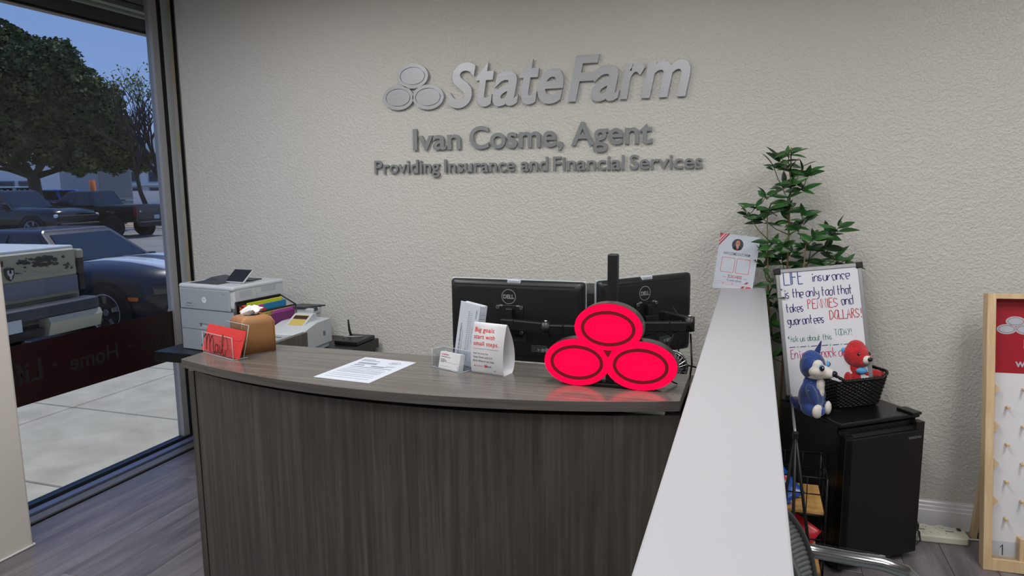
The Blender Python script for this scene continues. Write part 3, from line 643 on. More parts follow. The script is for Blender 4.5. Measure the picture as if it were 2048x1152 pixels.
b = NB(); fr = mb2 @ frame((.0, .0030, 0), (1, 0, 0), (0, 0, 1)) @ T(.0, 0, .0) ; fv = fr @ RZ(pi/2) @ T(0, -.09, 0)      # text runs upwards
put_text(b, 'NOTICE OF PRIVACY POLICY', fv, .03, .14, .071, None, .012, 0, 0)
for i in range(26): ribbon(b, [(.02+i*.0065, .048), (.022+i*.0065, .041)], .0014, fv, 1); ribbon(b, [(.02+i*.0063, .037), (.022+i*.0063, .031)], .0014, fv, 1)
ribbon_lines(b, fv, .03, .12, .065, .003, 1, .001, 1); ribbon_lines(b, fv, .08, .14, .024, .003, 1, .0008, 1); ribbon_lines(b, fv, .165, .195, .014, .003, 2, .001, 1)
side = mb2 @ frame((.0915, .002, 0), (0, 1, 0), (0, 0, 1))
for i in range(7): plate(b, .003, .10+i*.0135, .034, .1095+i*.0135, .0002, .0006, side, 2)
obj('print', b, ['ink', 'ink_grey', 'ink_lite'], br)
# tent card
tn = thing('tent_card', 'white folded tent card with red words Big goals start with small steps', 'tent card', (-.844, 2.074, ZC), math.atan2(-.025, .117))
tw = .121
prf = [(0, 0), (-.004, .03), (-.003, .07), (.004, .11), (.014, .14), (.024, .162), (.040, .14), (.056, .11), (.067, .075), (.069, .04), (.062, .012), (.052, 0)]
def onf(x, z):
    for (y0, z0), (y1, z1) in zip(prf, prf[1:6]):
        if z0 <= z <= z1: return (x, y0+(y1-y0)*(z-z0)/(z1-z0), z)
    return (x, .024, z)
b = NB(); pf2 = catmull(prf, 3); loft(b, [[(x, y, z) for y, z in pf2] for x in (0, tw)], cap=False, closed=True); o = obj('card', b, 'white_card', tn)
md = o.modifiers.new('solid', 'SOLIDIFY'); md.thickness = .0006; md.offset = -1
b = NB(); t = NB()
def tl(s, x0, x1, z, off, mi, sh=0): put_text(t, s, None, x0, x1, z, None, off*.6, sh, mi, 1.06)
tl('Big goals', .008, .080, .134, .012, 0); tl('start with', .008, .086, .113, .012, 0); tl('small steps.', .009, .103, .092, .012, 0); plate(t, .009, .0815, .104, .0822, 0, .0001, None, 1)
tl('Ask me how the', .010, .066, .064, .006, 1); tl('State Farm and U.S.', .010, .083, .052, .012, 1); tl('Bank Alliance can help.', .010, .090, .040, .012, 1)
prism(t, [(.012, .024), (.019, .024), (.0155, .029)], 0, .0001, None, 0); tl('StateFarm', .021, .046, .0245, .02, 0, .2); prism(t, [(.052, .0235), (.062, .0235), (.062, .031), (.052, .031)], 0, .0001, None, 0); tl('us', .0535, .0605, .0255, .03, 2); tl('bank', .0635, .079, .0245, .02, 3)
ribbon_lines(t, None, .085, .096, .014, .002, 1, .0009, 1)
for v in t.verts:
    p = onf(v.co.x, v.co.y); v.co = (p[0], p[1] - .0007 - v.co.z - (.0011 if .02 < v.co.y < .15 else .0006), p[2])
for v in t.verts: v.co.y += .0004
b.free(); b = t
obj('print', b, ['red_ink', 'ink', 'white_card', 'us_blue'], tn)
# ================================================================ LIT SIGN
ls = thing('lit_sign', 'glowing red three oval light box sign standing on the counter', 'sign', (-.388, 2.018, ZC))
XZ = frame((0, 0, 0), (1, 0, 0), (0, 0, 1))
LB = ((-.002, .1795, .1010, .0740), (-.0955, .0720, .1000, .0715), (.0940, .0735, .1050, .0730))
b = NB()
for i, (x, z, rx, rz) in enumerate(LB): prism(b, ell(rx, rz, 64, x, z), -.048, -.003 - i*.0002, XZ)
prism(b, [(-.05, .06), (.05, .06), (.05, .14), (-.05, .14)], -.045, -.005, XZ)
obj('housing', b, 'sign_side', ls, 'glossy dark side wall')
b = NB()
for i, (x, z, rx, rz) in enumerate(LB): prism(b, ell(rx-.0012, rz-.0012, 64, x, z), -.004, .0025 + i*.00015, XZ)
prism(b, [(-.060, .136), (.060, .136), (.030, .105), (.006, .070), (-.006, .070), (-.030, .105)], -.003, .0024, XZ)
obj('face', b, 'lit_red', ls, 'glowing red acrylic face')
for (x, z, rx, rz) in LB:
    b = NB(); ring(b, .0808, .0528, .0105, .0015, .0045, XZ, 0, 64, x, z); obj('oval_ring', b, 'ring_glow', ls, 'thin dark oval ring')
b = NB(); prism(b, [(-.016, .1150), (.012, .1150), (-.001, .0920)], .002, .0038, XZ); obj('centre_mark', b, 'ring_glow', ls, 'small dark triangle')
b = NB(); box(b, (0, .028, .006), (.10, .045, .012), .003); plate(b, -.012, .02, .012, .03, .006, .10)
tube(b, [(.10, .048, .06), (.16, .075, .02), (.19, .09, .004)], .0025, 6); obj('stand', b, 'black', ls)
# ================================================================ MONITORS
def monitor(label, x0, y0, x1, y1, ztop, h=.335):
    w = math.hypot(x1-x0, y1-y0); a = math.atan2(y1-y0, x1-x0)
    t = thing('monitor', label, 'monitor', (x0, y0, ztop-h), a, 'computer monitors behind the counter')
    b = NB(); box(b, (w/2, .034, h/2), (w, .012, h), .004, 3); obj('bezel', b, 'alum_lite', t, 'thin silver front bezel')
    b = NB(); loft(b, [[(x, .030, z) for x, z in rrect(w-.004, h-.004, .012, 4, w/2, h/2)], [(x, .014, z) for x, z in rrect(w-.008, h-.008, .014, 4, w/2, h/2)], [(x, .002, z) for x, z in rrect(w-.03, h-.03, .02, 4, w/2, h/2)], [(x, -.001, z) for x, z in rrect(w-.07, h-.07, .02, 4, w/2, h/2)]])
    back = obj('back_shell', b, 'black_fine', t)
    b = NB(); plate(b, w*.04, -.0002, w*.93, .006, h-.024, h-.019); obj('vent_slot', b, 'black_matte', back)
    b = NB(); plate(b, .004, .0405, w-.004, .0412, .006, h-.006); obj('screen', b, 'black_gloss', t)
    b = NB(); fr = frame((w*.455, -.0012, h-.067), (1, 0, 0), (0, 0, 1)); ring(b, .0300, .0300, .0026, 0, .0008, fr, 0, 40); put_text(b, 'DELL', fr @ T(0, 0, .0008), -.0225, .0225, -.0085, .0085, .045, 0)
    obj('logo', b, 'silver', back, 'ringed silver logo')
    b = NB(); box(b, (w*.49, .010, h-.0065), (.056, .012, .016), .003); o = obj('sticker', b, 'paper', back); b = NB(); ribbon_lines(b, frame((w*.49-.022, .0037, h-.006), (1, 0, 0), (0, 0, 1)), 0, .044, 0, .003, 2, .001); obj('sticker_print', b, 'ink_grey', back)
    # recessed mount with VESA plate and screws
    cx, cz = w*.465, h*.5+.005
    b = NB(); plate(b, cx-.062, -.0025, cx+.066, .004, cz-.085, cz+.062); obj('mount_recess', b, 'black_matte', back)
    b = NB(); box(b, (cx, -.008, cz+.004), (.118, .004, .118), .002)
    for sx in (-1, 1):
        for sz in (-1, 1):
            cyl(b, (cx+sx*.05, -.010, cz+sz*.05+.004), (cx+sx*.05, -.013, cz+sz*.05+.004), .0062, n=16, mi=1)
            cyl(b, (cx+sx*.05, -.0131, cz+sz*.05+.004), (cx+sx*.05, -.0135, cz+sz*.05+.004), .0040, n=12)
    for sx in (-1, 1): plate(b, cx+sx*.036-.008, -.011, cx+sx*.036+.008, -.0095, cz+.058, cz+.064, mi=2)
    box(b, (cx+.004, -.02, cz+.03), (.03, .022, .045), .004); box(b, (cx, -.03, cz-.005), (.06, .022, .03), .004)
    obj('vesa_plate', b, ['black', 'silver', 'seam'], t)
    b = NB(); ribbon_lines(b, frame((w*.62, -.0013, .055), (1, 0, 0), (0, 0, 1)), 0, .07, .02, .006, 5, .0012)
    for k in range(3): prism(b, ell(.005+.002*k, .005+.002*k, 16, .03+.017*k, .004), 0, .0003, frame((w*.62, -.0013, .055), (1, 0, 0), (0, 0, 1)))
    obj('rating_print', b, 'seam', back)
    return t, w
monitor('widescreen monitor seen squarely from behind, left of the black pole', -1.172, 2.655, -.604, 2.648, 1.272)
monitor('widescreen monitor turned away at an angle, right of the black pole', -.553, 2.700, -.232, 3.085, 1.272)
# pole and arms
pa = thing('monitor_arm_stand', 'black upright pole with two jointed monitor arms behind the red sign', 'monitor stand', (-.485, 2.60, .75))
b = NB(); box(b, (0, 0, .004), (.12, .10, .008), .002); cyl(b, (0, 0, .008), (0, 0, .04), .03, n=24); obj('clamp_base', b, 'black', pa)
b = NB(); box(b, (0, 0, .335), (.038, .038, .610), .006, 3); obj('pole', b, 'black_fine', pa)
b = NB(); box(b, (0, 0, .365), (.062, .058, .07), .008, 2); obj('collar', b, 'black', pa)
def arm(pts, name):
    b = NB()
    for (p, q) in zip(pts, pts[1:]):
        p, q = V(p), V(q); d = q-p; a = math.atan2(d.y, d.x); m = T(*((p+q)/2)) @ RZ(a)
        box(b, (0, 0, 0), (d.length, .024, .040), .005, 2, m); box(b, (d.length*.22, 0, 0), (d.length*.02, .027, .043), .002, 1, m)
    for p in pts[:-1]:
        cyl(b, (p[0], p[1], p[2]-.027), (p[0], p[1], p[2]+.027), .019, n=20); cyl(b, (p[0], p[1], p[2]+.027), (p[0], p[1], p[2]+.033), .006, n=10, mi=1)
    return obj(name, b, ['black', 'silver'], pa)
arm([(-.012, -.02, .352), (-.245, -.055, .355), (-.43, -.02, .365)], 'arm')
arm([(.012, .02, .352), (.272, .10, .372), (.15, .22, .385)], 'arm')
b = NB()
tube(b, [V(p) for p in [(.20, .18, .42), (.24, .12, .38), (.20, .06, .30), (.19, .10, .1), (.17, .2, .02)]], .004, 6)
tube(b, [(.275, .12, .33), (.285, .09, .22), (.27, .10, .1), (.24, .1, .01)], .004, 6); tube(b, [(.10, .13, .31), (.17, .10, .34), (.235, .10, .31), (.23, .1, .16)], .0035, 6)
obj('cable', b, 'black', pa)
# PC tower glimpsed between the monitors
tw_ = thing('computer_tower', 'black ribbed computer case glimpsed between the two monitors', 'computer', (-.72, 2.95, .75))
b = NB(); box(b, (.10, .12, .2225), (.20, .24, .445), .012, 3); obj('case', b, 'char', tw_)
b = NB()
for k in range(30): plate(b, .012, -.002, .188, .001, .05+k*.012, .055+k*.012)
obj('rib', b, 'black_matte', tw_); b = NB(); plate(b, .12, -.003, .175, -.001, .385, .398); obj('badge', b, 'seam', tw_)
# small desk fan behind the sign
fn = thing('desk_fan', 'small round black fan with silver wire grille at the right of red sign', 'fan', (-.262, 2.55, .75))
b = NB(); cyl(b, (0, 0, 0), (0, 0, .012), .055, .05, 24); cyl(b, (0, 0, .012), (0, 0, .22), .008, n=12); box(b, (0, .012, .245), (.04, .05, .04), .01); obj('stand', b, 'black', fn)
FM = T(0, -.012, .245) @ RX(pi/2) @ S(.74, .74, .9) ; b = NB()
for r in (.016, .03, .044, .058, .072): tube(b, [(r*cos(a), r*sin(a), .02*(1-(r/.078)**2)) for a in [2*pi*i/28 for i in range(28)]], .0009, 4, m=FM, closed=True)
for k in range(24): a = 2*pi*k/24; tube(b, [(.01*cos(a), .01*sin(a), .02), (.045*cos(a+.1), .045*sin(a+.1), .013), (.077*cos(a+.2), .077*sin(a+.2), 0)], .0009, 4, m=FM)
tube(b, [(.079*cos(a), .079*sin(a), 0) for a in [2*pi*i/32 for i in range(32)]], .0032, 6, m=FM, closed=True); obj('grille', b, 'silver', fn, 'silver wire grille')
b = NB()
for k in range(4):
    a = k*pi/2; loft(b, [[(.012*cos(a+s), .012*sin(a+s), -.012+s*.01) for s in (-.5, .5)] + [(.012*cos(a+s), .012*sin(a+s), -.014+s*.01) for s in (.5, -.5)], [(.066*cos(a+s), .066*sin(a+s), -.012+s*.02) for s in (-.4, .5)] + [(.066*cos(a+s), .066*sin(a+s), -.014+s*.02) for s in (.5, -.4)]], m=FM)
cyl(b, (0, 0, -.02), (0, 0, 0), .014, n=16, m=FM); cyl(b, (0, 0, -.035), (0, 0, -.018), .074, .078, n=28, m=FM); obj('blades', b, 'black', fn)
cbl = NB(); tube(cbl, catmull3([(-.172+.0, 2.56, 1.04), (-.20, 2.50, 1.035), (-.232, 2.46, 1.0), (-.24, 2.45, .90), (-.24, 2.5, .757)]) if False else [(-.178, 2.57, .99), (-.20, 2.53, 1.005), (-.225, 2.49, .99), (-.235, 2.47, .93), (-.235, 2.47, .80), (-.24, 2.5, .755)], .0035, 6)
tag(obj('power_cable', cbl, 'black'), 'short black cable looping over the right desk panel', 'cable')
# ================================================================ FLYER ON THE LOW WALL
fl = thing('flyer', 'white review flyer in clear stand on the far end of the low wall', 'flyer', (-.150, 3.470, 1.1535), R(0))
FW, FH = .182, .262
FR = T(-.024, 0, 0) @ RX(R(-9)) @ RY(R(6.5))
b = NB(); plate(b, 0, 0, FW, .002, 0, FH, FR); plate(b, 0, 0, FW, .05, 0, .002, T(-.024, 0, .0)); plate(b, 0, .0+.05, FW, .052, 0, .012, T(-.024, 0, 0)); obj('acrylic_stand', b, 'clearpl', fl)
ff = FR @ frame((0, -.0005, 0), (1, 0, 0), (0, 0, 1))
b = NB(); plate(b, .001, .001, FW-.001, FH-.001, -.0004, .0, ff); pg = obj('page', b, 'paper', fl)
mk('fly_red', 'c8444c', .7); mk('fly_dk', '8b3a48', .7); mk('skin', 'a8765a', .7); mk('suit', '3c3f47', .8); mk('tie', 'b8303c', .7); mk('pk', 'd9a0a6', .7)
b = NB()
ring(b, .027, .0285, .0012, .0, .0003, ff, 5, 36, .085, .215)
prism(b, ell(.0265, .028, 36, .085, .215), 0, .0002, ff, 0); prism(b, [(.063, .196), (.072, .207), (.098, .207), (.107, .196), (.099, .190), (.085, .187), (.071, .190)], .0002, .0003, ff, 1)
prism(b, [(.079, .207), (.092, .207), (.087, .190)], .0003, .0004, ff, 5); prism(b, [(.084, .205), (.087, .205), (.088, .192), (.0855, .189), (.083, .192)], .0004, .0005, ff, 3); prism(b, ell(.0105, .0155, 24, .085, .220), .0004, .0005, ff, 2)
for s in (-1, 1): prism(b, ell(.0028, .0012, 10, .085+s*.0048, .222), .0005, .0006, ff, 0)
prism(b, ell(.0045, .0011, 10, .085, .211), .0005, .0006, ff, 5)
obj('portrait', b, ['suit', 'dark_metal', 'skin', 'tie', 'ink', 'paper'], pg)
b = NB()
put_text(b, 'IVAN COSME STATE FARM', ff, .028, .148, .163, .177, .02, .15, 0); put_text(b, 'SCAN HERE', ff, .062, .126, .055, .071, .02, 0, 1); put_text(b, 'TO LEAVE A REVIEW', ff, .060, .128, .040, .049, .02, .1, 0)
for x0, x1 in ((.024, .085), (.092, .153)):
    o1 = rrect(x1-x0, .070, .006, 4, (x0+x1)/2, .116); i1 = rrect(x1-x0-.004, .066, .005, 4, (x0+x1)/2, .116)
    t = NB(); A = [t.verts.new((x, y, .0002)) for x, y in o1]; B = [t.verts.new((x, y, .0002)) for x, y in i1]
    for j in range(len(A)): t.faces.new((A[j], A[(j+1) % len(A)], B[(j+1) % len(A)], B[j]))
    merge(b, t, ff, 1)
for p in ([(.0, .262), (.020, .262), (.0, .235)], [(.024, .262), (.032, .262), (.0, .215), (.0, .225)]): prism(b, p, 0, .0002, ff, 1)
prism(b, [(.036, .262), (.044, .262), (.0, .200), (.0, .210)], 0, .0002, ff, 2); prism(b, [(0, .262), (.008, .262), (0, .250)], .0002, .0003, ff, 0)
prism(b, [(.118, .004), (.130, .004), (.146, .024), (.134, .024)], 0, .0002, ff, 2); prism(b, [(.136, .004), (.160, .004), (.176, .024), (.152, .024)], 0, .0002, ff, 1); prism(b, [(.140, .036), (.152, .036), (.160, .046), (.150, .046)], 0, .0002, ff, 2)
for y in (.034, .024): plate(b, .004, y, .17, y+.0008, 0, .0002, ff, 1)
for i in range(3): plate(b, .040+i*.006, .057, .044+i*.006, .0585, 0, .0002, ff, 0); plate(b, .134+i*.006, .057, .138+i*.006, .0585, 0, .0002, ff, 0)
prism(b, ell(.0025, .0025, 12, .046, .0295), 0, .0002, ff, 1); prism(b, ell(.0025, .0025, 12, .088, .0295), 0, .0002, ff, 1); ribbon_lines(b, ff, .05, .078, .0295, .003, 1, .0009, 3); ribbon_lines(b, ff, .092, .135, .0295, .003, 1, .0009, 3)
ribbon(b, [(.012, .10), (.012, .14)], .0006, ff, 3); ribbon(b, [(.166, .10), (.166, .14)], .0006, ff, 3); obj('print', b, ['ink', 'fly_red', 'fly_dk', 'ink_lite'], pg)
# ================================================================ PLANT
pl = thing('potted_plant', 'tall leafy green plant in a brown pot in the corner behind the low wall', 'plant', (.165, 3.60, 0))
b = NB(); lathe(b, [(.0, .0), (.055, 0), (.058, .01), (.070, .22), (.074, .235), (.074, .25), (.066, .25), (.062, .22), (0, .215)], 28); obj('pot', b, 'pot', pl)
b = NB(); prism(b, ell(.062, .062, 20), .214, .222); obj('soil', b, 'bark_d', pl)
CL = [(0.141, 1.774), (0.107, 1.748), (0.08, 1.715), (0.144, 1.707), (0.2, 1.7), (0.226, 1.676), (0.159, 1.641), (0.204, 1.614), (0.122, 1.621), (0.054, 1.581), (0.143, 1.574), (0.01, 1.534), (0.069, 1.52), (0.152, 1.52), (0.209, 1.507), (-0.028, 1.499), (0.045, 1.472), (0.154, 1.459), (0.217, 1.46), (0.193, 1.432), (0.36, 1.441), (0.258, 1.393), (0.332, 1.407), (0.081, 1.37), (0.133, 1.364), (0.26, 1.352), (0.316, 1.346), (0.064, 1.307), (0.173, 1.316), (0.053, 1.251), (0.136, 1.274), (0.251, 1.27), (0.368, 1.287), (0.411, 1.281), (0.088, 1.183), (0.084, 1.126), (.105, 1.06), (.098, .98), (.11, .90), (.10, .82)]
random.seed(11)
C3 = [V((x, (3.585 if (x > .1 and z < 1.36) else 3.50) + random.uniform(-.04, .05), z)) for x, z in CL]
STEMS = [(.150, 3.60), (.185, 3.60), (.13, 3.58)]
b = NB(); done = []
order = sorted(range(len(C3)), key=lambda i: C3[i].z)
roots = []
for k, (x, y) in enumerate(STEMS):
    pts = [V((x, y, .21))]; tx, tz = ((.150, 1.80), (.24, 1.36), (.07, 1.50))[k]
    for j in range(1, 9): t = j/8; pts.append(V((x+(tx-x)*t + .01*sin(3*t+k), y - .08*t, .21+(tz-.21)*t)))
    tube(b, [p - V(pl.location) for p in pts], [.007*(1-.7*i/8)+.001 for i in range(9)], 6, mi=0); roots += pts[2:]
done = roots[:]
for i in order:
    c = C3[i]; best = min([p for p in done if p.z < c.z-.03] or done, key=lambda p: (p-c).length + (0 if p.z < c.z else 1))
    mid = (best+c)/2 + V((0, 0, -.01)); tube(b, [best - V(pl.location), mid - V(pl.location), c - V(pl.location)], [.0028, .0022, .0018], 5, mi=1); done.append(c)
obj('stem', b, ['stem', 'stem_g'], pl)
def leafmesh(l, w):
    b = NB(); n = 5; C_, A_, B_ = [], [], []
    for i in range(n+1):
        t = i/n; hw = w*math.sin(pi*min(t*.97+.03, 1)**.85)*.5; z = -.18*l*t*t + .06*l*t
        C_.append(b.verts.new((l*t, 0, z - .10*hw))); A_.append(b.verts.new((l*t, hw, z+.22*hw))); B_.append(b.verts.new((l*t, -hw, z+.22*hw)))
    for i in range(n):
        for P, Q in ((C_, A_), (B_, C_)): f = b.faces.new((P[i], P[i+1], Q[i+1], Q[i])); f.smooth = True
    o = obj('leaf', b, 'leaf', pl, recalc=False); me = o.data; bpy.data.objects.remove(o); return me
LM = [leafmesh(.092, .030), leafmesh(.080, .027), leafmesh(.062, .021)]
for ci, c in enumerate(C3):
    k = 7 if c.z > 1.12 else 8; a0 = random.uniform(0, 6)
    for j in range(k):
        a = a0 + 2*pi*j/k + random.uniform(-.3, .3); el = random.uniform(-.35, .65) if j else 1.1
        me = random.choice(LM); yc = c.y
        o = bpy.data.objects.new('leaf', me); COL.objects.link(o); o.parent = pl
        d = .085
        if c.x > .1 and c.z < 1.36 and sin(a) < -.25: a = math.copysign(.25 if cos(a) > 0 else pi-.25, -1)
        if yc + sin(a)*d > WY-.02: a = random.uniform(-.2, .2) + (pi if cos(a) < 0 else 0)
        if c.z < 1.12: me = LM[2]
        o.location = c - V(pl.location) + V((0, 0, random.uniform(-.02, .012)))
        o.rotation_euler = (random.uniform(.25, 1.25)*(1 if cos(a) > 0 else -1), -el*.8, a)
# ================================================================ WHITEBOARD
def Y(o): return o
BO = V((.177, 3.378, .657)); BA = R(8.5)
BF = MX.Translation(BO) @ RZ(R(6)) @ RX(R(-11)) @ RY(-R(6.0)) 
wb = thing('whiteboard', 'tilted whiteboard with handwritten life insurance message beside the plant', 'whiteboard', BO)
BFl = MX.Translation(-BO) @ BF
BW_, BH_ = .372, .600
b = NB(); plate(b, .008, .004, BW_-.008, .012, .008, BH_-.008, BFl); panel = obj('panel', b, 'board_white', wb)
for nm, a in (('l', (0, 0, .018, BH_)), ('r', (BW_-.018, 0, BW_, BH_)), ('t', (.018, BH_-.018, BW_-.018, BH_)), ('b', (.018, 0, BW_-.018, .018))):
    b = NB(); box(b, ((a[0]+a[2])/2, .008, (a[1]+a[3])/2), (a[2]-a[0], .016, a[3]-a[1]), .003, 2, BFl); obj('frame_rail', b, 'board_frame', wb)
for x in (0, BW_):
    for z in (0, BH_): b = NB(); box(b, (x + (.010 if x == 0 else -.010), .008, z + (.010 if z == 0 else -.010)), (.030, .022, .030), .005, 2, BFl); obj('corner_cap', b, 'black', wb, 'black plastic corner')
wf = BFl @ frame((0, .0036, 0), (1, 0, 0), (0, 0, 1)); b = NB()
def wl_(s, u0, u1, v, h, mi, pen=.0034, slope=0): hand(b, s, wf, u0*BW_, u1*BW_, (1-v)*BH_, h*1.22, pen*1.12, mi, slope)
random.seed(3)
HC = ['mk_blue', 'mk_purple', 'mk_red', 'mk_green', 'mk_pink', 'mk_navy', 'mk_mint']
for tx in ((('LIFE', .095, .325, .125, .050, 0, .0038), ('insurance', .42, .86, .113, .034, 1)), (('is the only tool that', .085, .875, .225, .034, 1),), (('takes', .09, .30, .333, .032, 1), ('PENNIES', .345, .70, .318, .034, 2), ('and', .73, .87, .305, .034, 1)),
           (('guarantees', .09, .525, .430, .032, 1), ('DOLLARS!', .585, .955, .410, .034, 2)), (('*Ask us about this', .075, .59, .560, .022, 3, .0022), ('TODAY!', .62, .82, .535, .024, 3, .0022)), (('Enjoy a snack on us!  !!', .095, .955, .690, .034, 4, .0028),)):
    b = NB()
    for a_ in tx: wl_(*a_)
    obj('handwriting', b, HC, panel, 'line of marker handwriting')['kind'] = 'stuff'
yy = (1-.603)*BH_
for k in range(7):
    x = .085 + k*.125; b = NB(); ribbon(b, [(x*BW_, yy), ((x+.07)*BW_, yy+.0012)], .0035, wf, 5)
    obj('dash', b, HC, panel)
    if k < 6: b = NB(); prism(b, ell(.004, .004, 12, (x+.097)*BW_, yy+.001), 0, .0002, wf, 6); obj('dot', b, HC, panel)
# folded tripod hanging from the board's lower left, in front of the cart
lg = NB()
def wp_(p): return V(p) - BO
cyl(lg, wp_((.192, 3.365, .685)), wp_((.185, 2.862, .672)), .0055, n=12, mi=0)
obj('tripod_post', lg, 'silver', wb, 'thin silver tripod post')
for q in ((.112, 2.845, .012), (.285, 2.84, .012), (.19, 2.72, .012)):
    b = NB(); cyl(b, wp_((.185, 2.858, .672)), wp_(q), .0062, n=10, mi=0); ball(b, wp_(q), .009, sub=1); obj('tripod_leg', b, 'black', wb)
b = NB(); box(b, wp_((.185, 2.860, .672)), (.022, .022, .03), .005); obj('tripod_hub', b, 'black', wb)
# ================================================================ FRIDGE
FA = math.atan2(.257, .340); FO = (.391, 3.085, 0)
fg = thing('mini_fridge', 'black compact refrigerator standing at an angle against the back wall', 'refrigerator', FO, FA)
fw, fd, fhh = .426, .40, .652
b = NB(); box(b, (fw/2, .048+(fd-.048)/2, .018+(fhh-.018)/2-.008), (fw, fd-.048, fhh-.034), .006, 2); obj('cabinet', b, 'fridge', fg)
b = NB(); box(b, (fw/2, .03+(fd-.03)/2, fhh-.010), (fw+.002, fd-.028, .020), .006, 2); obj('top', b, 'fridge', fg, 'plain black top')
b = NB(); plate(b, .0, .0, .038, .046, .024, fhh-.045)
prism(b, [(0, .030), (fw-.002, .030), (fw-.002, fhh-.062), (0, fhh-.062)], 0, .04, frame((0, .04, 0), (1, 0, 0), (0, 0, 1)), bev=.004); dr = obj('door', b, 'fridge', fg)
b = NB(); loft(b, [[(x, .012, fhh-.066), (x, .04, fhh-.066), (x, .04, fhh-.024), (x, .026, fhh-.024), (x, .030, fhh-.05)] for x in (.012, fw-.045)], smooth=False); plate(b, fw-.045, .004, fw, .042, fhh-.066, fhh-.030); plate(b, 0, .004, .022, .042, fhh-.066, fhh-.03); obj('recessed_handle', b, 'black', dr)
b = NB(); put_text(b, 'INSIGNIA', frame((0, -.0006, 0), (1, 0, 0), (0, 0, 1)), fw-.088, fw-.018, fhh-.098, fhh-.087, .02, 0); obj('lettering', b, 'silver', dr)
b = NB(); box(b, (fw-.03, .06, fhh+.004), (.05, .09, .012), .004); obj('hinge_cover', b, 'black', fg)
for x in (.03, fw-.03):
    for y in (.07, fd-.04): b = NB(); cyl(b, (x, y, 0), (x, y, .022), .016, n=16); obj('foot', b, 'black_matte', fg)
# ================================================================ WICKER BASKET
bk = thing('wicker_basket', 'black woven wicker basket on top of the mini fridge', 'basket', (.372, 3.335, .6545), FA - R(2))
bw0, bd0, bw1, bd1, bhh = .225, .145, .268, .185, .135
def rr(w, d, r=.022, n=5): return [(x, y) for x, y in rrect(w, d, r, n, 0, 0)]
ctr = (.105, .045)
def contour(t, npt=120):
    w = bw0+(bw1-bw0)*t; d = bd0+(bd1-bd0)*t; base = rr(w, d); L = [0]
    for i in range(len(base)): L.append(L[-1] + math.dist(base[i], base[(i+1) % len(base)]))
    o = []
    for k in range(npt):
        s = L[-1]*k/npt; i = max(j for j in range(len(base)) if L[j] <= s); f = (s-L[i])/max(L[i+1]-L[i], 1e-9); p, q = base[i], base[(i+1) % len(base)]
        o.append((ctr[0]+p[0]+(q[0]-p[0])*f, ctr[1]+p[1]+(q[1]-p[1])*f))
    return o
NP = 156; NS = 52; b = NB(); rows = 16
for r_ in range(rows):
    t = (r_+.5)/rows*.93; c = contour(t, NP); pts = []
    cx, cy = ctr
    for k, (x, y) in enumerate(c):
        ph = cos(2*pi*(k/NP)*NS/2 + pi*(r_ % 2)); d = math.hypot(x-cx, y-cy); off = .0032*ph
        pts.append((x+(x-cx)/d*off, y+(y-cy)/d*off, .006 + t*bhh))
    tube(b, pts, .0043, 5, closed=True)
obj('weave', b, 'wick', bk)['kind'] = 'stuff'
b = NB(); c0, c1 = contour(0, NS), contour(1, NS)
for k in range(NS): tube(b, [(c0[k][0], c0[k][1], .004), (c1[k][0], c1[k][1], bhh*.96)], .0022, 4)
obj('stakes', b, 'wick', bk)['kind'] = 'stuff'
b = NB(); c = contour(1, 120)
for s in range(3):
    pts = []
    for k, (x, y) in enumerate(c):
        e = abs(x-ctr[0])/(bw1/2); rise = .022*max(0, (e-.72)/.28)**1.2 ; a = 2*pi*k/120*20 + s*2*pi/3
        d = math.hypot(x-ctr[0], y-ctr[1]); ux, uy = (x-ctr[0])/d, (y-ctr[1])/d
        pts.append((x+ux*.004*cos(a), y+uy*.004*cos(a), bhh-.004+rise+.004*sin(a)))
    tube(b, pts, .0042, 5, closed=True)
obj('braided_rim', b, 'wick', bk); b = NB(); prism(b, rr(bw0-.006, bd0-.006), 0, .006, T(ctr[0], ctr[1], 0)); obj('base', b, 'wick', bk)
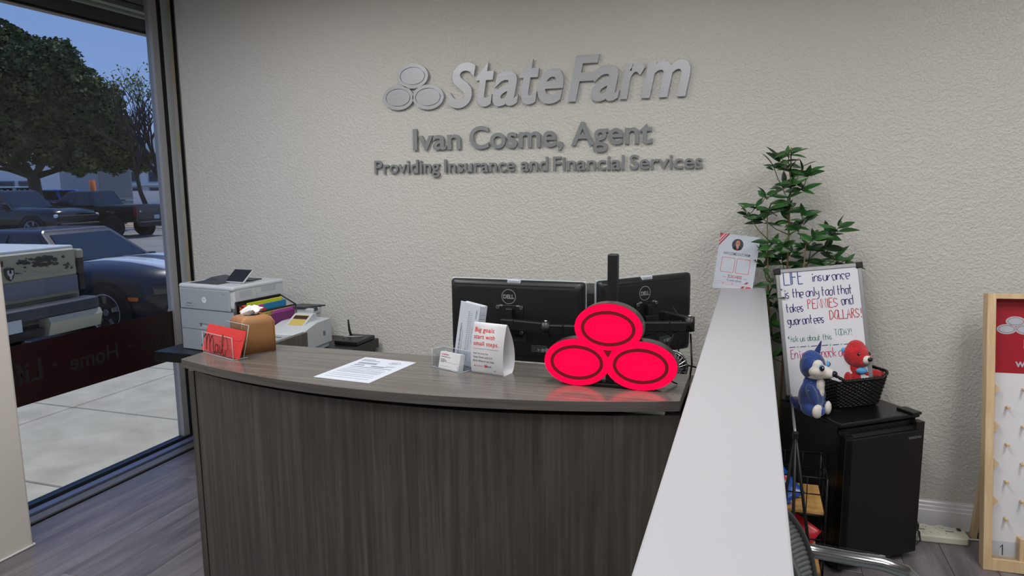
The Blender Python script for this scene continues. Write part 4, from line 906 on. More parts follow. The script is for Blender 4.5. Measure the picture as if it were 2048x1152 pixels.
# ================================================================ SOFT TOYS
def blob(name, els, mat, parent, vox=.0045, label=None, smooth=8):
    b = NB()
    for e in els: ball(b, e[0], e[1], rot=e[2] if len(e) > 2 else None, sub=3)
    o = obj(name, b, mat, parent, label)
    md = o.modifiers.new('r', 'REMESH'); md.mode = 'VOXEL'; md.voxel_size = vox; md.use_smooth_shade = True
    s = o.modifiers.new('s', 'SMOOTH'); s.factor = .5; s.iterations = smooth
    return o
def starry():
    mt, nt, b = newmat('starry_blue'); L = nt.links.new
    tc = nt.nodes.new('ShaderNodeTexCoord'); vo = nt.nodes.new('ShaderNodeTexVoronoi'); vo.inputs['Scale'].default_value = 75
    n = nt.nodes.new('ShaderNodeTexNoise'); n.inputs['Scale'].default_value = 14; r1 = nt.nodes.new('ShaderNodeValToRGB'); e = r1.color_ramp.elements; e[0].position = .35; e[0].color = hexc('14265e'); e[1].position = .7; e[1].color = hexc('2450a0')
    r2 = nt.nodes.new('ShaderNodeValToRGB'); r2.color_ramp.elements[0].position = .10; r2.color_ramp.elements[0].color = (1, 1, 1, 1); r2.color_ramp.elements[1].position = .17; r2.color_ramp.elements[1].color = (0, 0, 0, 1)
    lt = nt.nodes.new('ShaderNodeMath'); lt.operation = 'LESS_THAN'; lt.inputs[1].default_value = .45; mu = nt.nodes.new('ShaderNodeMath'); mu.operation = 'MULTIPLY'
    sp = nt.nodes.new('ShaderNodeSeparateColor'); mx = nt.nodes.new('ShaderNodeMix'); mx.data_type = 'RGBA'; mx.inputs['B'].default_value = hexc('b9b4c4')
    for a in (vo, n): L(tc.outputs['Object'], a.inputs['Vector'])
    L(vo.outputs['Distance'], r2.inputs[0]); L(vo.outputs['Color'], sp.inputs[0]); L(sp.outputs[0], lt.inputs[0]); L(lt.outputs[0], mu.inputs[0]); L(r2.outputs[0], mu.inputs[1])
    L(n.outputs[0], r1.inputs[0]); L(r1.outputs[0], mx.inputs['A']); L(mu.outputs[0], mx.inputs['Factor']); L(mx.outputs['Result'], b.inputs['Base Color']); b.inputs['Roughness'].default_value = .8; b.inputs['Sheen Weight'].default_value = .4
    return mt
M['starry'] = starry()
# blue dog: local +y is away from camera; it faces right (+x)
hk = thing('blue_toy_dog', 'blue starry plush dog with white muzzle sitting on the mini fridge', 'soft toy', (.262, 3.215, .653), R(-20))
blob('body', [((0, 0, .075), (.052, .05, .078)), ((0, 0, .13), (.036, .035, .05)), ((.02, -.035, .032), (.052, .028, .032)), ((.026, .035, .032), (.050, .028, .030)),
              ((.018, -.045, .10), (.020, .019, .05), RY(R(-25))), ((.022, .045, .10), (.020, .019, .048), RY(R(-25)))], 'starry', hk)
blob('head', [((.0, 0, .215), (.052, .058, .062)), ((.008, 0, .20), (.05, .056, .045)), ((-.008, 0, .245), (.036, .04, .036))], 'starry', hk)
blob('muzzle', [((.048, 0, .194), (.046, .030, .026), RY(R(12))), ((.022, -.014, .203), (.038, .052, .034)), ((.014, .0, .178), (.044, .050, .020)), ((.026, -.028, .226), (.024, .030, .026)), ((.026, .028, .226), (.024, .030, .026))], 'plush_white', hk, label='white face and muzzle')
blob('chest', [((.034, 0, .135), (.020, .026, .034)), ((.040, 0, .105), (.014, .022, .03))], 'plush_white', hk)
b = NB(); ball(b, (.089, 0, .191), (.013, .016, .013), sub=3); obj('nose', b, 'nose', hk)
b = NB(); ball(b, (-.008, -.052, .232), (.020, .010, .036), rot=RY(R(18))); obj('ear', b, 'starry', hk, 'folded near ear')
for s in (-1, 1):
    b = NB(); ball(b, (.048, s*.040-.004, .220), (.013, .011, .015)); e = obj('eye', b, 'sky_fab', hk, 'blue rimmed eye'); b = NB(); ball(b, (.052, s*.045-.004, .220), (.0105, .0085, .012)); ball(b, (.057, s*.051-.004, .224), .003, mi=1); obj('pupil', b, ['nose', 'paper'], e)
    b = NB(); loft(b, [[(.004+(.017-.015*t)*cos(a)+.020*t, s*.030+.007*sin(a)*(1-t*.9)-s*.006*t, .255+.066*t) for a in [2*pi*i/10 for i in range(10)]] for t in (0, .35, .7, 1)])
    if s > 0: obj('ear', b, 'starry', hk)
    else: b.free()
    b = NB(); ball(b, (.064 if s > 0 else .044, s*.040-.012, .032), (.014, .026, .031), rot=RZ(R(-35 if s < 0 else 0))); obj('foot_sole', b, 'plush_white', hk, 'white sole')
b = NB(); tube(b, [(-.045, .01, .02), (-.075, .02, .03), (-.09, .02, .055)], [.016, .018, .006], 10); obj('tail', b, 'starry', hk)
# red bear
be = thing('red_toy_bear', 'red plush bear with white muzzle behind the wicker basket', 'soft toy', (.462, 3.475, .653), R(16))
blob('body', [((0, 0, .085), (.056, .048, .090)), ((0, 0, .155), (.046, .042, .045)), ((.062, -.03, .135), (.050, .020, .021), RY(R(-2))), ((.105, -.03, .122), (.018, .019, .026)), ((-.045, -.03, .10), (.018, .018, .045)), ((-.03, -.04, .03), (.026, .04, .028)), ((.03, -.04, .03), (.026, .04, .028))], 'red_fur', be)
blob('head', [((-.002, 0, .215), (.060, .054, .062)), ((.008, -.02, .20), (.054, .040, .040)), ((-.004, 0, .25), (.042, .038, .036))], 'red_fur', be)
blob('muzzle', [((.026, -.048, .202), (.024, .022, .021)), ((.024, -.040, .198), (.026, .02, .022))], 'plush_white', be)
b = NB(); ball(b, (.033, -.070, .209), (.011, .008, .010), sub=3); obj('nose', b, 'nose', be)
for x, y in ((-.010, -.049), (.044, -.034)):
    b = NB(); ball(b, (x, y, .228), (.007, .006, .008)); ball(b, (x+.002, y-.005, .231), .002, mi=1); obj('eye', b, ['nose', 'paper'], be)
for s in (-1, 1):
    b = NB(); ball(b, (s*.050-.004, .004, .236), (.018, .009, .019)); e = obj('ear', b, 'red_fur', be); b = NB(); ball(b, (s*.052-.005, -.004, .235), (.014, .006, .015)); obj('inner_ear', b, 'sky_fab', e, 'pale blue inner ear')
b = NB(); ball(b, (.012, -.040, .150), (.026, .014, .016)); obj('neck_patch', b, 'sky_fab', be, 'pale blue neck patch')
# ================================================================ WIRE CART
ct = thing('wire_cart', 'black wire basket cart with light wood shelves beside the mini fridge', 'cart', (.085, 2.88, 0))
cw, cdp = .225, .28
for x in (0, cw):
    for y in (0, cdp):
        b = NB(); tube(b, [(x, y, .03), (x, y, .505 if y else .50)], .0045, 6); obj('post', b, 'wire', ct)
        b = NB(); cyl(b, (x-.006, y, .016), (x+.006, y, .016), .016, n=16); obj('caster', b, 'black', ct)
for zt, zb in ((.50, .345), (.245, .09)):
    b = NB()
    for z in (zt, (zt+zb)/2+.01, zb): tube(b, [(0, 0, z), (cw, 0, z), (cw, cdp, z), (0, cdp, z)], .0028 if z != zt else .0036, 6, closed=True)
    for x in (cw*.36, cw*.68): tube(b, [(x, 0, zb), (x, 0, zt)], .0020, 5); tube(b, [(x, cdp, zb), (x, cdp, zt)], .0022, 5)
    for y in (cdp*.5,): tube(b, [(0, y, zb), (0, y, zt)], .0020, 5); tube(b, [(cw, y, zb), (cw, y, zt)], .0020, 5)
    obj('wire_basket', b, 'wire', ct)
    b = NB(); box(b, (cw/2, cdp/2, zb+.008), (cw-.012, cdp-.012, .012), .001); obj('shelf', b, 'shelfwood', ct, 'light wood shelf')
def bag(name, label, c, rot, w, h, cols, texts, art=None):
    t = thing(name, label, 'snack bag', c)
    rows = 12; n = 12; b = NB(); rg = []
    for i in range(rows+1):
        v = -1 + 2*i/rows; th = .020*(1-abs(v)**3)*(1 if abs(v) < .93 else .1) + .0008; rg.append([(w/2*cos(a)*(1-.06*(1-abs(v))), th*sin(a)*(1+.15*sin(5*a+i)), h/2*v) for a in [2*pi*k/16 for k in range(16)]])
    loft(b, rg, m=rot); obj('pouch', b, cols[0], t)
    b = NB(); f = rot @ frame((0, -.0225, 0), (1, 0, 0), (0, 0, 1))
    if art: art(b, f); art(b, f @ T(0, 0, -.045) @ RY(pi))
    for s, x0, x1, y0, y1, mi in texts: put_text(b, s, f, x0, x1, y0, y1, .02, 0, mi)
    obj('print', b, cols[1:], t)
mk('bag_blue', '2150a8', .28); mk('bag_red', 'd02430', .3); mk('bag_orange', 'd8652c', .3); mk('cookie', '3a2018', .6)
def art1(b, f): prism(b, ell(.03, .024, 20, 0, .0), 0, .001, f, 1); prism(b, ell(.022, .017, 20, 0, 0), .001, .0015, f, 2); prism(b, ell(.02, .016, 16, -.03, .045), 0, .0012, f, 3)
bag('blue_snack_bag', 'blue snack bag lying on the upper wooden cart shelf', (.150, 3.035, .405), RZ(R(-10)) @ RX(R(-55)) @ RY(R(-42)), .105, .18, ['bag_blue', 'white_card', 'white_card', 'bag_red', 'cookie'], [], art1)
bag('blue_snack_bag', 'second blue snack bag under the patterned one on upper shelf', (.128, 2.945, .368), RZ(R(-15)) @ RX(R(-84)) @ RY(R(60)), .085, .10, ['bag_blue', 'white_card'], [])
def art2(b, f): prism(b, [(-.055, .03), (.0, .04), (.05, .02), (.05, -.005), (-.05, .0)], -.004, .0006, f, 1); prism(b, [(-.045, -.05), (.03, -.05), (.045, -.02), (-.04, -.02)], -.006, .0006, f, 2)
bag('red_snack_bag', 'shiny red snack bag standing on the lower wooden cart shelf', (.215, 2.99, .190), RZ(R(-10)) @ RX(R(-24)) @ RY(R(28)), .125, .165, ['bag_red', 'white_card', 'cookie', 'bag_orange'], [], art2)
# ================================================================ CHAIR
ch = thing('guest_chair', 'grey mesh backed chair with curved chrome arms in front of the fridge', 'chair', (.228, 1.70, 0))
def CH(p): return V(p)
b = NB(); SH = []
# back: a ribbed panel beside the low wall, facing +x
nz = 30
prof_b = [(-.155 - .02*sin(pi*t) + .05*(1-t), .43 + .44*t) for t in [i/nz for i in range(nz+1)]]
def halfw(t): return .212*math.sqrt(max(0, 1-max(0, (t-.40)/.60)**2)) + .002
def wrap(x, y): return x + .10*(abs(y)/.21)**2
for k in range(nz):
    t0 = k/nz; (x0, z0), (x1, z1) = prof_b[k], prof_b[k+1]; h0, h1 = halfw(t0), halfw((k+1)/nz)
    us = [i/6-1 for i in range(13)]
    def row(x, h, z, dx): return [(wrap(x+dx, u_*h), u_*h, z) for u_ in us]
    loft(b, [row(x0, h0, z0, 0), row((x0+x1)/2, h0, z0+(z1-z0)*.35, .004), row((x0+x1)/2, h0*.5+h1*.5, z0+(z1-z0)*.65, .004), row(x1, h1, z1, 0)], cap=False, closed=False, smooth=False)
obj('backrest', b, 'mesh_grey', ch)
b = NB(); pth = [(wrap(prof_b[k][0], halfw(k/nz)), halfw(k/nz), prof_b[k][1]) for k in range(0, nz+1, 1)] ; pth += [(p[0], -p[1], p[2]) for p in pth[::-1][1:]]
tube(b, pth, .009, 8, sq=1); obj('back_frame', b, 'mesh_dark', ch)
b = NB(); box(b, (.075, 0, .435), (.42, .44, .035), .015, 3); obj('seat', b, 'mesh_grey', ch)
for s in (-1, 1):
    y = s*.245
    pts = catm = [(-.078, y, .655), (-.050, y, .668), (.02, y, .664), (.12, y, .660), (.175, y, .648), (.205, y, .62), (.215, y, .57), (.215, y, .50), (.21, y, .40), (.23, y, .10), (.235, y, .012)]
    b = NB(); tube(b, pts, .0185, 14); tube(b, [(-.078, y, .655), (-.082, y, .64), (-.08, y*.97, .60), (-.10, y*.93, .57)], .0125, 10); obj('arm', b, 'chrome', ch, 'curved chrome tube arm')
    b = NB(); tube(b, [(-.13, y*.93, .58), (-.10, y*.93, .43), (-.15, y, .10), (-.165, y, .012)], .012, 10); tube(b, [(-.10, y*.93, .43), (.205, y, .43)], .010, 8); obj('leg', b, 'chrome', ch)
    b = NB(); tube(b, [(-.060, y, .680), (-.040, y, .688), (.02, y, .684), (.12, y, .680), (.17, y, .668)], .0055, 8); obj('arm_cover', b, 'clearpl', ch, 'clear protective strip')
# ================================================================ POWER STRIP
st = thing('power_strip', 'off white multi outlet power strip on floor along the baseboard', 'power strip', (.70, 3.50, 0), R(4))
b = NB(); prism(b, [(0, .0), (.275, 0), (.288, .02), (.288, .10), (.275, .115), (0, .115)], 0, .034, bev=.006); obj('case', b, 'strip', st)
b = NB()
for x in (.05, .12, .19): prism(b, ell(.026, .026, 28, x, .088), .030, .037)
plate(b, .02, .008, .215, .050, .033, .037); obj('outlet_faces', b, 'strip', st)
b = NB()
for x in (.05, .12, .19):
    for d in (-.007, .007): plate(b, x+d-.0012, .085, x+d+.0012, .093, .0368, .0374)
    prism(b, ell(.0028, .0028, 10, x, .078), .0368, .0374)
for k in range(6):
    x = .035+k*.032
    for d in (-.005, .005): plate(b, x-.003, .029+d-.001, x+.003, .029+d+.001, .0368, .0374)
plate(b, .085, .058, .115, .063, .034, .0348); plate(b, .20, .058, .235, .064, .034, .0348); plate(b, .255, .075, .27, .095, .034, .040); obj('slots', b, 'strip_d', st)
b = NB(); tube(b, [(.285, .06, .012), (.31, .062, .006), (.40, .07, .005), (.5, .09, .005)], .004, 6); obj('lead', b, 'strip', st)
pg_ = thing('power_plug', 'black plug and cord in the off white power strip', 'plug', (.768, 3.555, .036))
b = NB(); box(b, (0, 0, .018), (.026, .03, .030), .005); box(b, (-.004, -.014, .018), (.016, .022, .018), .004); obj('plug', b, 'black', pg_)
b = NB(); tube(b, [(-.004, -.024, .016), (.006, -.05, .010), (.004, -.09, -.012), (-.03, -.115, -.030), (-.075, -.10, -.031), (-.11, -.05, -.031)], .004, 8); obj('cord', b, 'black', pg_)
# ================================================================ PEG BOARD GAME
pk = thing('prize_drop_board', 'wood framed prize drop peg board leaning at the right edge of picture', 'game board', (.982, 3.318, 0))
TL = R(-8.0); TM = RX(TL) @ RY(R(-1.2)); PWD, PHT, PDP = .70, 1.178, .062
for nm, x0, x1, z0, z1 in (('l', 0, .032, 0, PHT), ('r', PWD-.032, PWD, 0, PHT), ('t', .032, PWD-.032, PHT-.022, PHT), ('b', .032, PWD-.032, 0, .05)):
    b = NB(); box(b, ((x0+x1)/2, PDP/2, (z0+z1)/2), (x1-x0, PDP, z1-z0), .0015, 1, TM); obj('frame_board', b, 'pine', pk)
b = NB(); plate(b, .03, PDP-.012, PWD-.03, PDP-.004, .02, PHT-.01, TM); bkp = obj('backing', b, 'plinko_white', pk)
RZ0 = PHT*.712
b = NB(); plate(b, .032, PDP-.0135, PWD-.032, PDP-.012, RZ0, PHT-.022, TM); hd = obj('header_panel', b, 'plinko_red', pk, 'dark red printed header')
hf = TM @ frame((0, PDP-.0138, 0), (1, 0, 0), (0, 0, 1)); b = NB()
for cx, cz in ((.105, PHT-.118), (.072, PHT-.152), (.140, PHT-.152)):
    cx += .012; prism(b, ell(.0365, .0215, 36, cx, cz), 0, .0003, hf, 0); ring(b, .0295, .016, .0016, .0003, .0006, hf, 1, 36, cx, cz)
put_text(b, 'Ivan Cosme, Agent', hf, .148, .55, PHT-.232, None, .01); put_text(b, 'www.', hf, .118, .235, PHT-.312, None, .01)
obj('print', b, ['paper', 'plinko_red'], hd)
s_ = .0575; zr = [PHT*.655, PHT*.520, PHT*.385, PHT*.250]
for r_, z in enumerate(zr):
    for sd_ in (0, 1):
        b = NB(); x0 = .032 if not sd_ else PWD-.032; d = 1 if not sd_ else -1
        prism(b, [(x0, z-.026), (x0+d*.024, z), (x0, z+.026)], 0, PDP*.62, TM @ frame((0, PDP-.012, 0), (1, 0, 0), (0, 0, 1))); obj('side_wedge', b, 'pine', pk)
def peg():
    b = NB(); cyl(b, (0, 0, 0), (0, -.036, 0), .0055, n=10, m=RX(TL)); o = obj('peg', b, 'pine', pk); return o
p0 = None; PT = []
for z in zr: PT += [(.032+2*s_*k, z) for k in range(1, 6)]
for z in [v - PHT*.0675 for v in zr]: PT += [(.032+s_*(2*k+1), z) for k in range(0, 6)]
for x, z in PT:
    if x > PWD-.04: continue
    if p0 is None: p0 = peg(); o = p0
    else: o = p0.copy(); COL.objects.link(o)
    o.location = TM @ V((x, PDP-.012, z))
for k in range(1, 6):
    x = .032+.1*k+.0105
    if x < PWD-.04: b = NB(); box(b, (x, PDP*.45, .095), (.016, PDP*.72, .10), .002, 1, TM); obj('slot_divider', b, 'pine', pk)
b = NB(); nf = TM @ frame((0, .012, 0), (1, 0, 0), (0, 0, 1))
for k, n_ in enumerate('12345'):
    b = NB()
    if n_ == '1': ribbon(b, [(.064, .100), (.073, .1115), (.0731, .066)], .0042, nf)
    else: put_text(b, n_, nf, .074+.1185*k-.009*(n_ != '1')-.012, .084+.1185*k+.009*(n_ != '1')-.006, .066, .112, -.006)
    obj('number', b, 'ink', pk)
nb_ = NB(); plate(nb_, .032, .0135, PWD-.032, .0155, .05, .125, TM); obj('number_panel', nb_, 'clearpl', pk, 'clear front strip')
for x in (.03, PWD-.05):
    b = NB(); M_ = T(x, 0, 0)
    zt = .62; top = TM @ V((0, PDP, zt)); foot = V((0, .335, .0))
    loft(b, [[M_ @ (top+V((dx, 0, 0))), M_ @ (top+V((dx, .006, .0))), M_ @ V((dx, foot.y, 0)), M_ @ V((dx, foot.y-.045, 0))] for dx in (0, .02)], smooth=False); obj('rear_strut', b, 'pine', pk)
# ================================================================ OUTDOORS
G = -.28
b = NB(); plate(b, -130, -60, -7.05, 140, G-.3, G); struct('ground_lot', b, 'asphalt')
b = NB(); plate(b, -7.05, -12, -3.56, 30, G-.2, -.048); sw = struct('sidewalk', b, 'slab_gap')
sl = None
for ix, (xa, xb_) in enumerate(((-4.955, -3.562), (-7.05, -4.965))):
    for iy in range(-4, 20):
        ya = 3.965 + 1.143*(iy-4); yb_ = ya + 1.133; b = NB(); box(b, ((xa+xb_)/2, (ya+yb_)/2, -.055), (xb_-xa-.004, yb_-ya, .05), .006, 1); obj('concrete_slab', b, 'concrete', sw)
b = NB(); plate(b, -3.60, -6, -3.58, .0, 0, 0.01); b.free()
# building skin and canopy above the window
b = NB(); plate(b, -3.72, YB-4, -3.56, 2.2, -.05, 4.2); plate(b, -3.60, 3.80, -3.50, 12, -.05, 4.2); plate(b, -3.70, 2.2, -3.56, 3.78, CEIL, 4.2); struct('facade', b, 'stucco')
b = NB(); plate(b, -3.86, -2, -3.70, 3.93-.02, 2.78, 3.0, mi=0); plate(b, -3.90, -2, -3.86, 6.5, 2.66, 2.86, mi=1); plate(b, -3.915, -2, -3.86, 6.5, 2.655, 2.675, mi=2); plate(b, -3.78, -2, -3.72, 6.5, 2.755, 2.79, mi=3)
tube(b, [(-3.80, -2, 2.755), (-3.80, 6.5, 2.755)], .022, 8, mi=3); plate(b, -3.86, -2, -3.56, 6.5, 2.79, 3.1, mi=0); struct('canopy', b, ['soffit', 'fascia', 'fascia_lip', 'ledge'])
b = NB(); prism(b, [(-44, 27), (-22, 27), (-20, 60), (-62, 62), (-62, 40)], G, G+.04); struct('planting_strip', b, 'dirt')
b = NB(); box(b, (-7.62, 5.95, G+.06), (.15, 1.5, .12), .02); tag(obj('wheel_stop', b, 'concrete'), 'pale concrete wheel stop under the beige pickup bumper', 'wheel stop')

def wheel(parent, x, y, r, w, side, style='five', mats=('tyre', 'rim')):
    t = NB(); m = T(x, y, r) @ RX(pi/2 * (-side))            # local z points outward
    lathe(t, [(r*.70, -w/2), (r*.93, -w/2), (r, -w*.38), (r, w*.30), (r*.95, w*.46), (r*.74, w*.50), (r*.70, w*.42), (r*.70, -w/2)], 36, m); o = obj('tyre', t, mats[0], parent)
    b = NB(); lathe(b, [(r*.72, w*.40), (r*.74, w*.50), (r*.68, w*.47), (r*.66, w*.1), (.001, w*.02)], 36, m)
    k = 5 if style == 'five' else 6
    for i in range(k):
        a = 2*pi*i/k+.3; q = m @ RZ(a)
        loft(b, [[(r*.10, -r*.10, w*.36), (r*.10, r*.10, w*.36), (r*.10, r*.10, w*.2), (r*.10, -r*.10, w*.2)], [(r*.40, -r*.075, w*.42), (r*.40, r*.075, w*.42), (r*.40, r*.075, w*.25), (r*.40, -r*.075, w*.25)], [(r*.71, -r*.12, w*.46), (r*.71, r*.12, w*.46), (r*.71, r*.12, w*.3), (r*.71, -r*.12, w*.3)]], m=q, smooth=False)
    cyl(b, (0, 0, w*.1), (0, 0, w*.42), r*.17, r*.13, 20, m=m); obj('rim', b, mats[1], o)
    b = NB(); cyl(b, (0, 0, -w*.1), (0, 0, w*.06), r*.66, n=28, m=m); obj('brake', b, 'black_flat', o)
def section(x, w, zb, zs, zt, tum=.9, crown=.02, n=None):
    h = [(0, zb), (w*.88, zb), (w*.985, zb+.06), (w, (zb+zs)/2), (w*.985, zs-.05), (w*.93, zs), (w*tum*.86, zt-.005), (w*.45, zt+crown*.7), (0, zt+crown)]
    return [(x, y, z) for y, z in h] + [(x, -y, z) for y, z in h[::-1][1:-1]]
def arch(parent, x, side, w, r, mat='black_flat', depth=.06):
    b = NB(); ring(b, r*1.22, r*1.22, r*.16, 0, depth, T(x, side*(w-.05), r) @ RX(-pi/2*side), 0, 32); 
    prism(b, ell(r*1.12, r*1.12, 32), 0, .052, T(x, side*(w-.05), r) @ RX(-pi/2*side)); obj('wheel_arch', b, mat, parent)
def cabin(parent, base, roof, zb, zr, mat, glassmat='car_glass', rows=None):
    """base=(x0,x1,halfw) roof=(x0,x1,halfw): cabin with four glass panes"""
    bx0, bx1, bw = base; rx0, rx1, rw = roof
    B = [V((bx0, -bw, zb)), V((bx1, -bw, zb)), V((bx1, bw, zb)), V((bx0, bw, zb))]; Q = [V((rx0, -rw, zr)), V((rx1, -rw, zr)), V((rx1, rw, zr)), V((rx0, rw, zr))]
    b = NB(); top = [(q.x, q.y*.9, q.z+.035) for q in Q]; top = [((p[0]-(rx0+rx1)/2)*.93+(rx0+rx1)/2, p[1], p[2]) for p in top]
    loft(b, [[tuple(p) for p in B], [tuple(q) for q in Q], top], smooth=False); bmesh.ops.bevel(b, geom=b.edges[:], offset=.03, segments=2, profile=.5, affect='EDGES', clamp_overlap=True); obj('cab', b, mat, parent)
    for i, nm in enumerate(('side_window', 'windshield', 'side_window', 'rear_window')):
        p0, p1, q1, q0 = B[i], B[(i+1) % 4], Q[(i+1) % 4], Q[i]; n_ = (p1-p0).cross(q0-p0).normalized()*.012
        def bl(u, v): return (p0*(1-u)+p1*u)*(1-v) + (q0*(1-u)+q1*u)*v
        segs = [(.06, .94)] if i % 2 else ([(.05, .47), (.53, .93)] if rows != 1 else [(.06, .92)])
        for u0, u1 in segs:
            b = NB(); F = [bl(u0, .10), bl(u1, .10), bl(u1-.02, .90), bl(u0+.02, .90)]
            loft(b, [[tuple(p-n_*.5) for p in F], [tuple(p+n_) for p in F]], smooth=False); obj(nm, b, glassmat, parent)
# ---------------- dark blue coupe: local +x is the nose, origin under the front axle centre
cp = thing('blue_coupe', 'dark blue muscle car with pale hood stripes parked beside the beige pickup', 'car', (-7.98, 7.86, G), R(4))
Wc = .945
st_ = [(-3.75, .80, .35, .70, .80), (-3.6, .88, .25, .85, .93), (-3.0, .93, .20, .92, .96), (-2.2, .945, .2, .92, .94), (-1.3, .93, .2, .88, .90), (-.75, .935, .2, .88, .93), (-.3, .955, .22, .90, .965), (.1, .955, .22, .88, .945), (.45, .94, .22, .82, .90), (.62, .89, .24, .79, .87), (.75, .80, .25, .75, .84), (.86, .68, .26, .71, .80), (.95, .50, .28, .66, .74), (1.0, .34, .30, .60, .66)]
b = NB(); loft(b, [section(x, w, a, s, t, .92, .02) for x, w, a, s, t in st_]); body = obj('body', b, 'navy_car', cp)
cabin(cp, (-2.9, -.72, .80), (-2.25, -1.30, .60), .90, 1.335, 'navy_car')
def hood_strip(y0, y1, x0=-.70, x1=.74, mat='stripe'):
    b = NB(); xs = [x0+(x1-x0)*i/14 for i in range(15)]; L1, L2 = [], []
    def top(x, y):
        for (xa, wa, _, sa, ta), (xb_, wb_, _, sb_, tb_) in zip(st_, st_[1:]):
            if xa <= x <= xb_:
                f = (x-xa)/(xb_-xa); w = wa+(wb_-wa)*f; s = sa+(sb_-sa)*f; t = ta+(tb_-ta)*f; break
        yy = abs(y); k = w*.92*.86
        if yy > k: return t + (s-t)*(yy-k)/(w*.93-k)
        if yy > w*.45: return t-.005 + .019*(k-yy)/(k-w*.45)
        return t+.014+.006*(1-yy/(w*.45))
    for x in xs: L1.append((x, y0, top(x, y0)+.006)); L2.append((x, y1, top(x, y1)+.006))
    loft(b, [[p, q, (q[0], q[1], q[2]-.02), (p[0], p[1], p[2]-.02)] for p, q in zip(L1, L2)], smooth=True); obj('hood_stripe', b, mat, cp)
hood_strip(-.56, -.16); hood_strip(.16, .56)
b = NB(); loft(b, [[(x, y*s, z) for y, z in ((-.86, z0), (-.80, z0+.055), (-.35, z0+.075), (0, z0+.08), (.35, z0+.075), (.80, z0+.055), (.86, z0), (0, z0-.01))] for x, s, z0 in ((-.60, 1, .80), (.2, .98, .80), (.75, .94, .73))] if False else [[(0, 0, 0), (.001, 0, 0), (0, .001, 0)], [(0, 0, .001), (.001, 0, .001), (0, .001, .001)]]); b.free()
for s in (-1, 1):
    arch(cp, 0, s, .945, .335, 'black_flat'); arch(cp, -2.85, s, .935, .335, 'black_flat'); wheel(cp, 0, s*.855, .335, .23, s); wheel(cp, -2.85, s*.855, .335, .23, s)
    b = NB(); box(b, (0, 0, 0), (.10, .34, .13), .04, 3, T(.76, s*.715, .62) @ RZ(s*R(42))); obj('headlight', b, 'lens_dark', cp)
    b = NB(); box(b, (.43, s*.925, .52), (.15, .05, .055), .012, 2); obj('side_marker', b, 'amber', cp, 'orange side marker light')
    b = NB(); cyl(b, (.76, s*.66, .36), (.83, s*.72, .36), .085, n=24); obj('fog_surround', b, 'black_flat', cp); b = NB(); cyl(b, (.80, s*.70, .36), (.842, s*.735, .36), .05, n=20); obj('fog_lamp', b, 'fog', cp)
    b = NB(); box(b, (-.92, s*.97, .90), (.10, .13, .09), .03, 3); obj('wing_mirror', b, 'navy_car', cp)
b = NB(); box(b, (.975, 0, .58), (.07, .72, .13), .02, 2); box(b, (.955, 0, .36), (.08, .8, .16), .02, 2); obj('grille', b, 'black_flat', cp)
b = NB(); box(b, (.86, 0, .235), (.26, 1.15, .03), .01); obj('front_lip', b, 'black_car', cp)
# ---------------- beige pickup, tail towards the shop: local +x = tail
rm = thing('beige_pickup', 'old beige pickup with peeling tailgate paint backed towards the window', 'truck', (-7.33, 5.30, G), R(3))
hw_ = .90
b = NB(); box(b, (-1.15, 0, .86), (2.2, hw_*2-.02, .80), .05, 3); 
for s in (-1, 1): prism(b, ell(.46, .46, 28), -.02, .02, T(-1.35, s*(hw_-.002), .40) @ RX(pi/2), 1)
obj('bed', b, ['beige_car', 'black_flat'], rm)
b = NB(); loft(b, [[(0, y, .74), (0, y, .96), (.010, y, 1.00), (.004, y, 1.08), (.012, y, 1.245), (-.03, y, 1.262), (-.06, y, 1.25), (-.06, y, .74)] for y in (-.80, .80)], smooth=False); tg = obj('tailgate', b, 'beige_car', rm)
def worn():
    mt, nt, b = newmat('peeling_beige'); L = nt.links.new
    tc = nt.nodes.new('ShaderNodeTexCoord'); n = nt.nodes.new('ShaderNodeTexNoise'); n.inputs['Scale'].default_value = 16; n.inputs['Detail'].default_value = 6; n2 = nt.nodes.new('ShaderNodeTexNoise'); n2.inputs['Scale'].default_value = 2.6
    ad = nt.nodes.new('ShaderNodeMath'); ad.operation = 'MULTIPLY'; rp = nt.nodes.new('ShaderNodeValToRGB'); e = rp.color_ramp.elements; e[0].position = .315; e[0].color = hexc('a8a68e'); e[1].position = .335; e[1].color = hexc('44443f')
    L(tc.outputs['Object'], n.inputs['Vector']); L(tc.outputs['Object'], n2.inputs['Vector']); L(n.outputs[0], ad.inputs[0]); L(n2.outputs[0], ad.inputs[1]); L(ad.outputs[0], rp.inputs[0]); L(rp.outputs[0], b.inputs['Base Color']); b.inputs['Roughness'].default_value = .45
    return mt
M['worn'] = worn()
b = NB(); rp_ = random.Random(8); wfm = frame((.0135, 0, 0), (0, 1, 0), (0, 0, 1))
for (cy_, cz_, sy_, sz_, n_, q_) in ((.17, 1.165, .14, .028, 18, .016), (.42, 1.175, .16, .030, 44, .024), (.38, 1.115, .20, .014, 34, .022), (.70, 1.07, .05, .045, 14, .010), (0, 1.05, .25, .01, 6, .01)):
    for _ in range(n_):
        y_ = rp_.gauss(cy_, sy_*.5); z_ = rp_.gauss(cz_, sz_*.5); k_ = rp_.randint(5, 8); r_ = q_*rp_.uniform(.4, 1.2)
        if 1.02 < z_ < 1.225: prism(b, [(y_+r_*rp_.uniform(.5, 1.3)*cos(2*pi*i/k_)*1.5, z_+r_*rp_.uniform(.4, 1.1)*sin(2*pi*i/k_)) for i in range(k_)], -.012, .0018, wfm)
obj('peeled_patch', b, 'wear', tg, 'dark flaked paint patches')['kind'] = 'stuff'
b = NB(); plate(b, .002, -.80, .016, .80, .78, .955); obj('reflection_band', b, 'beige_reflection', tg, 'lower grey band of tailgate')  # dull reflection over the lower tailgate, painted as a grey band
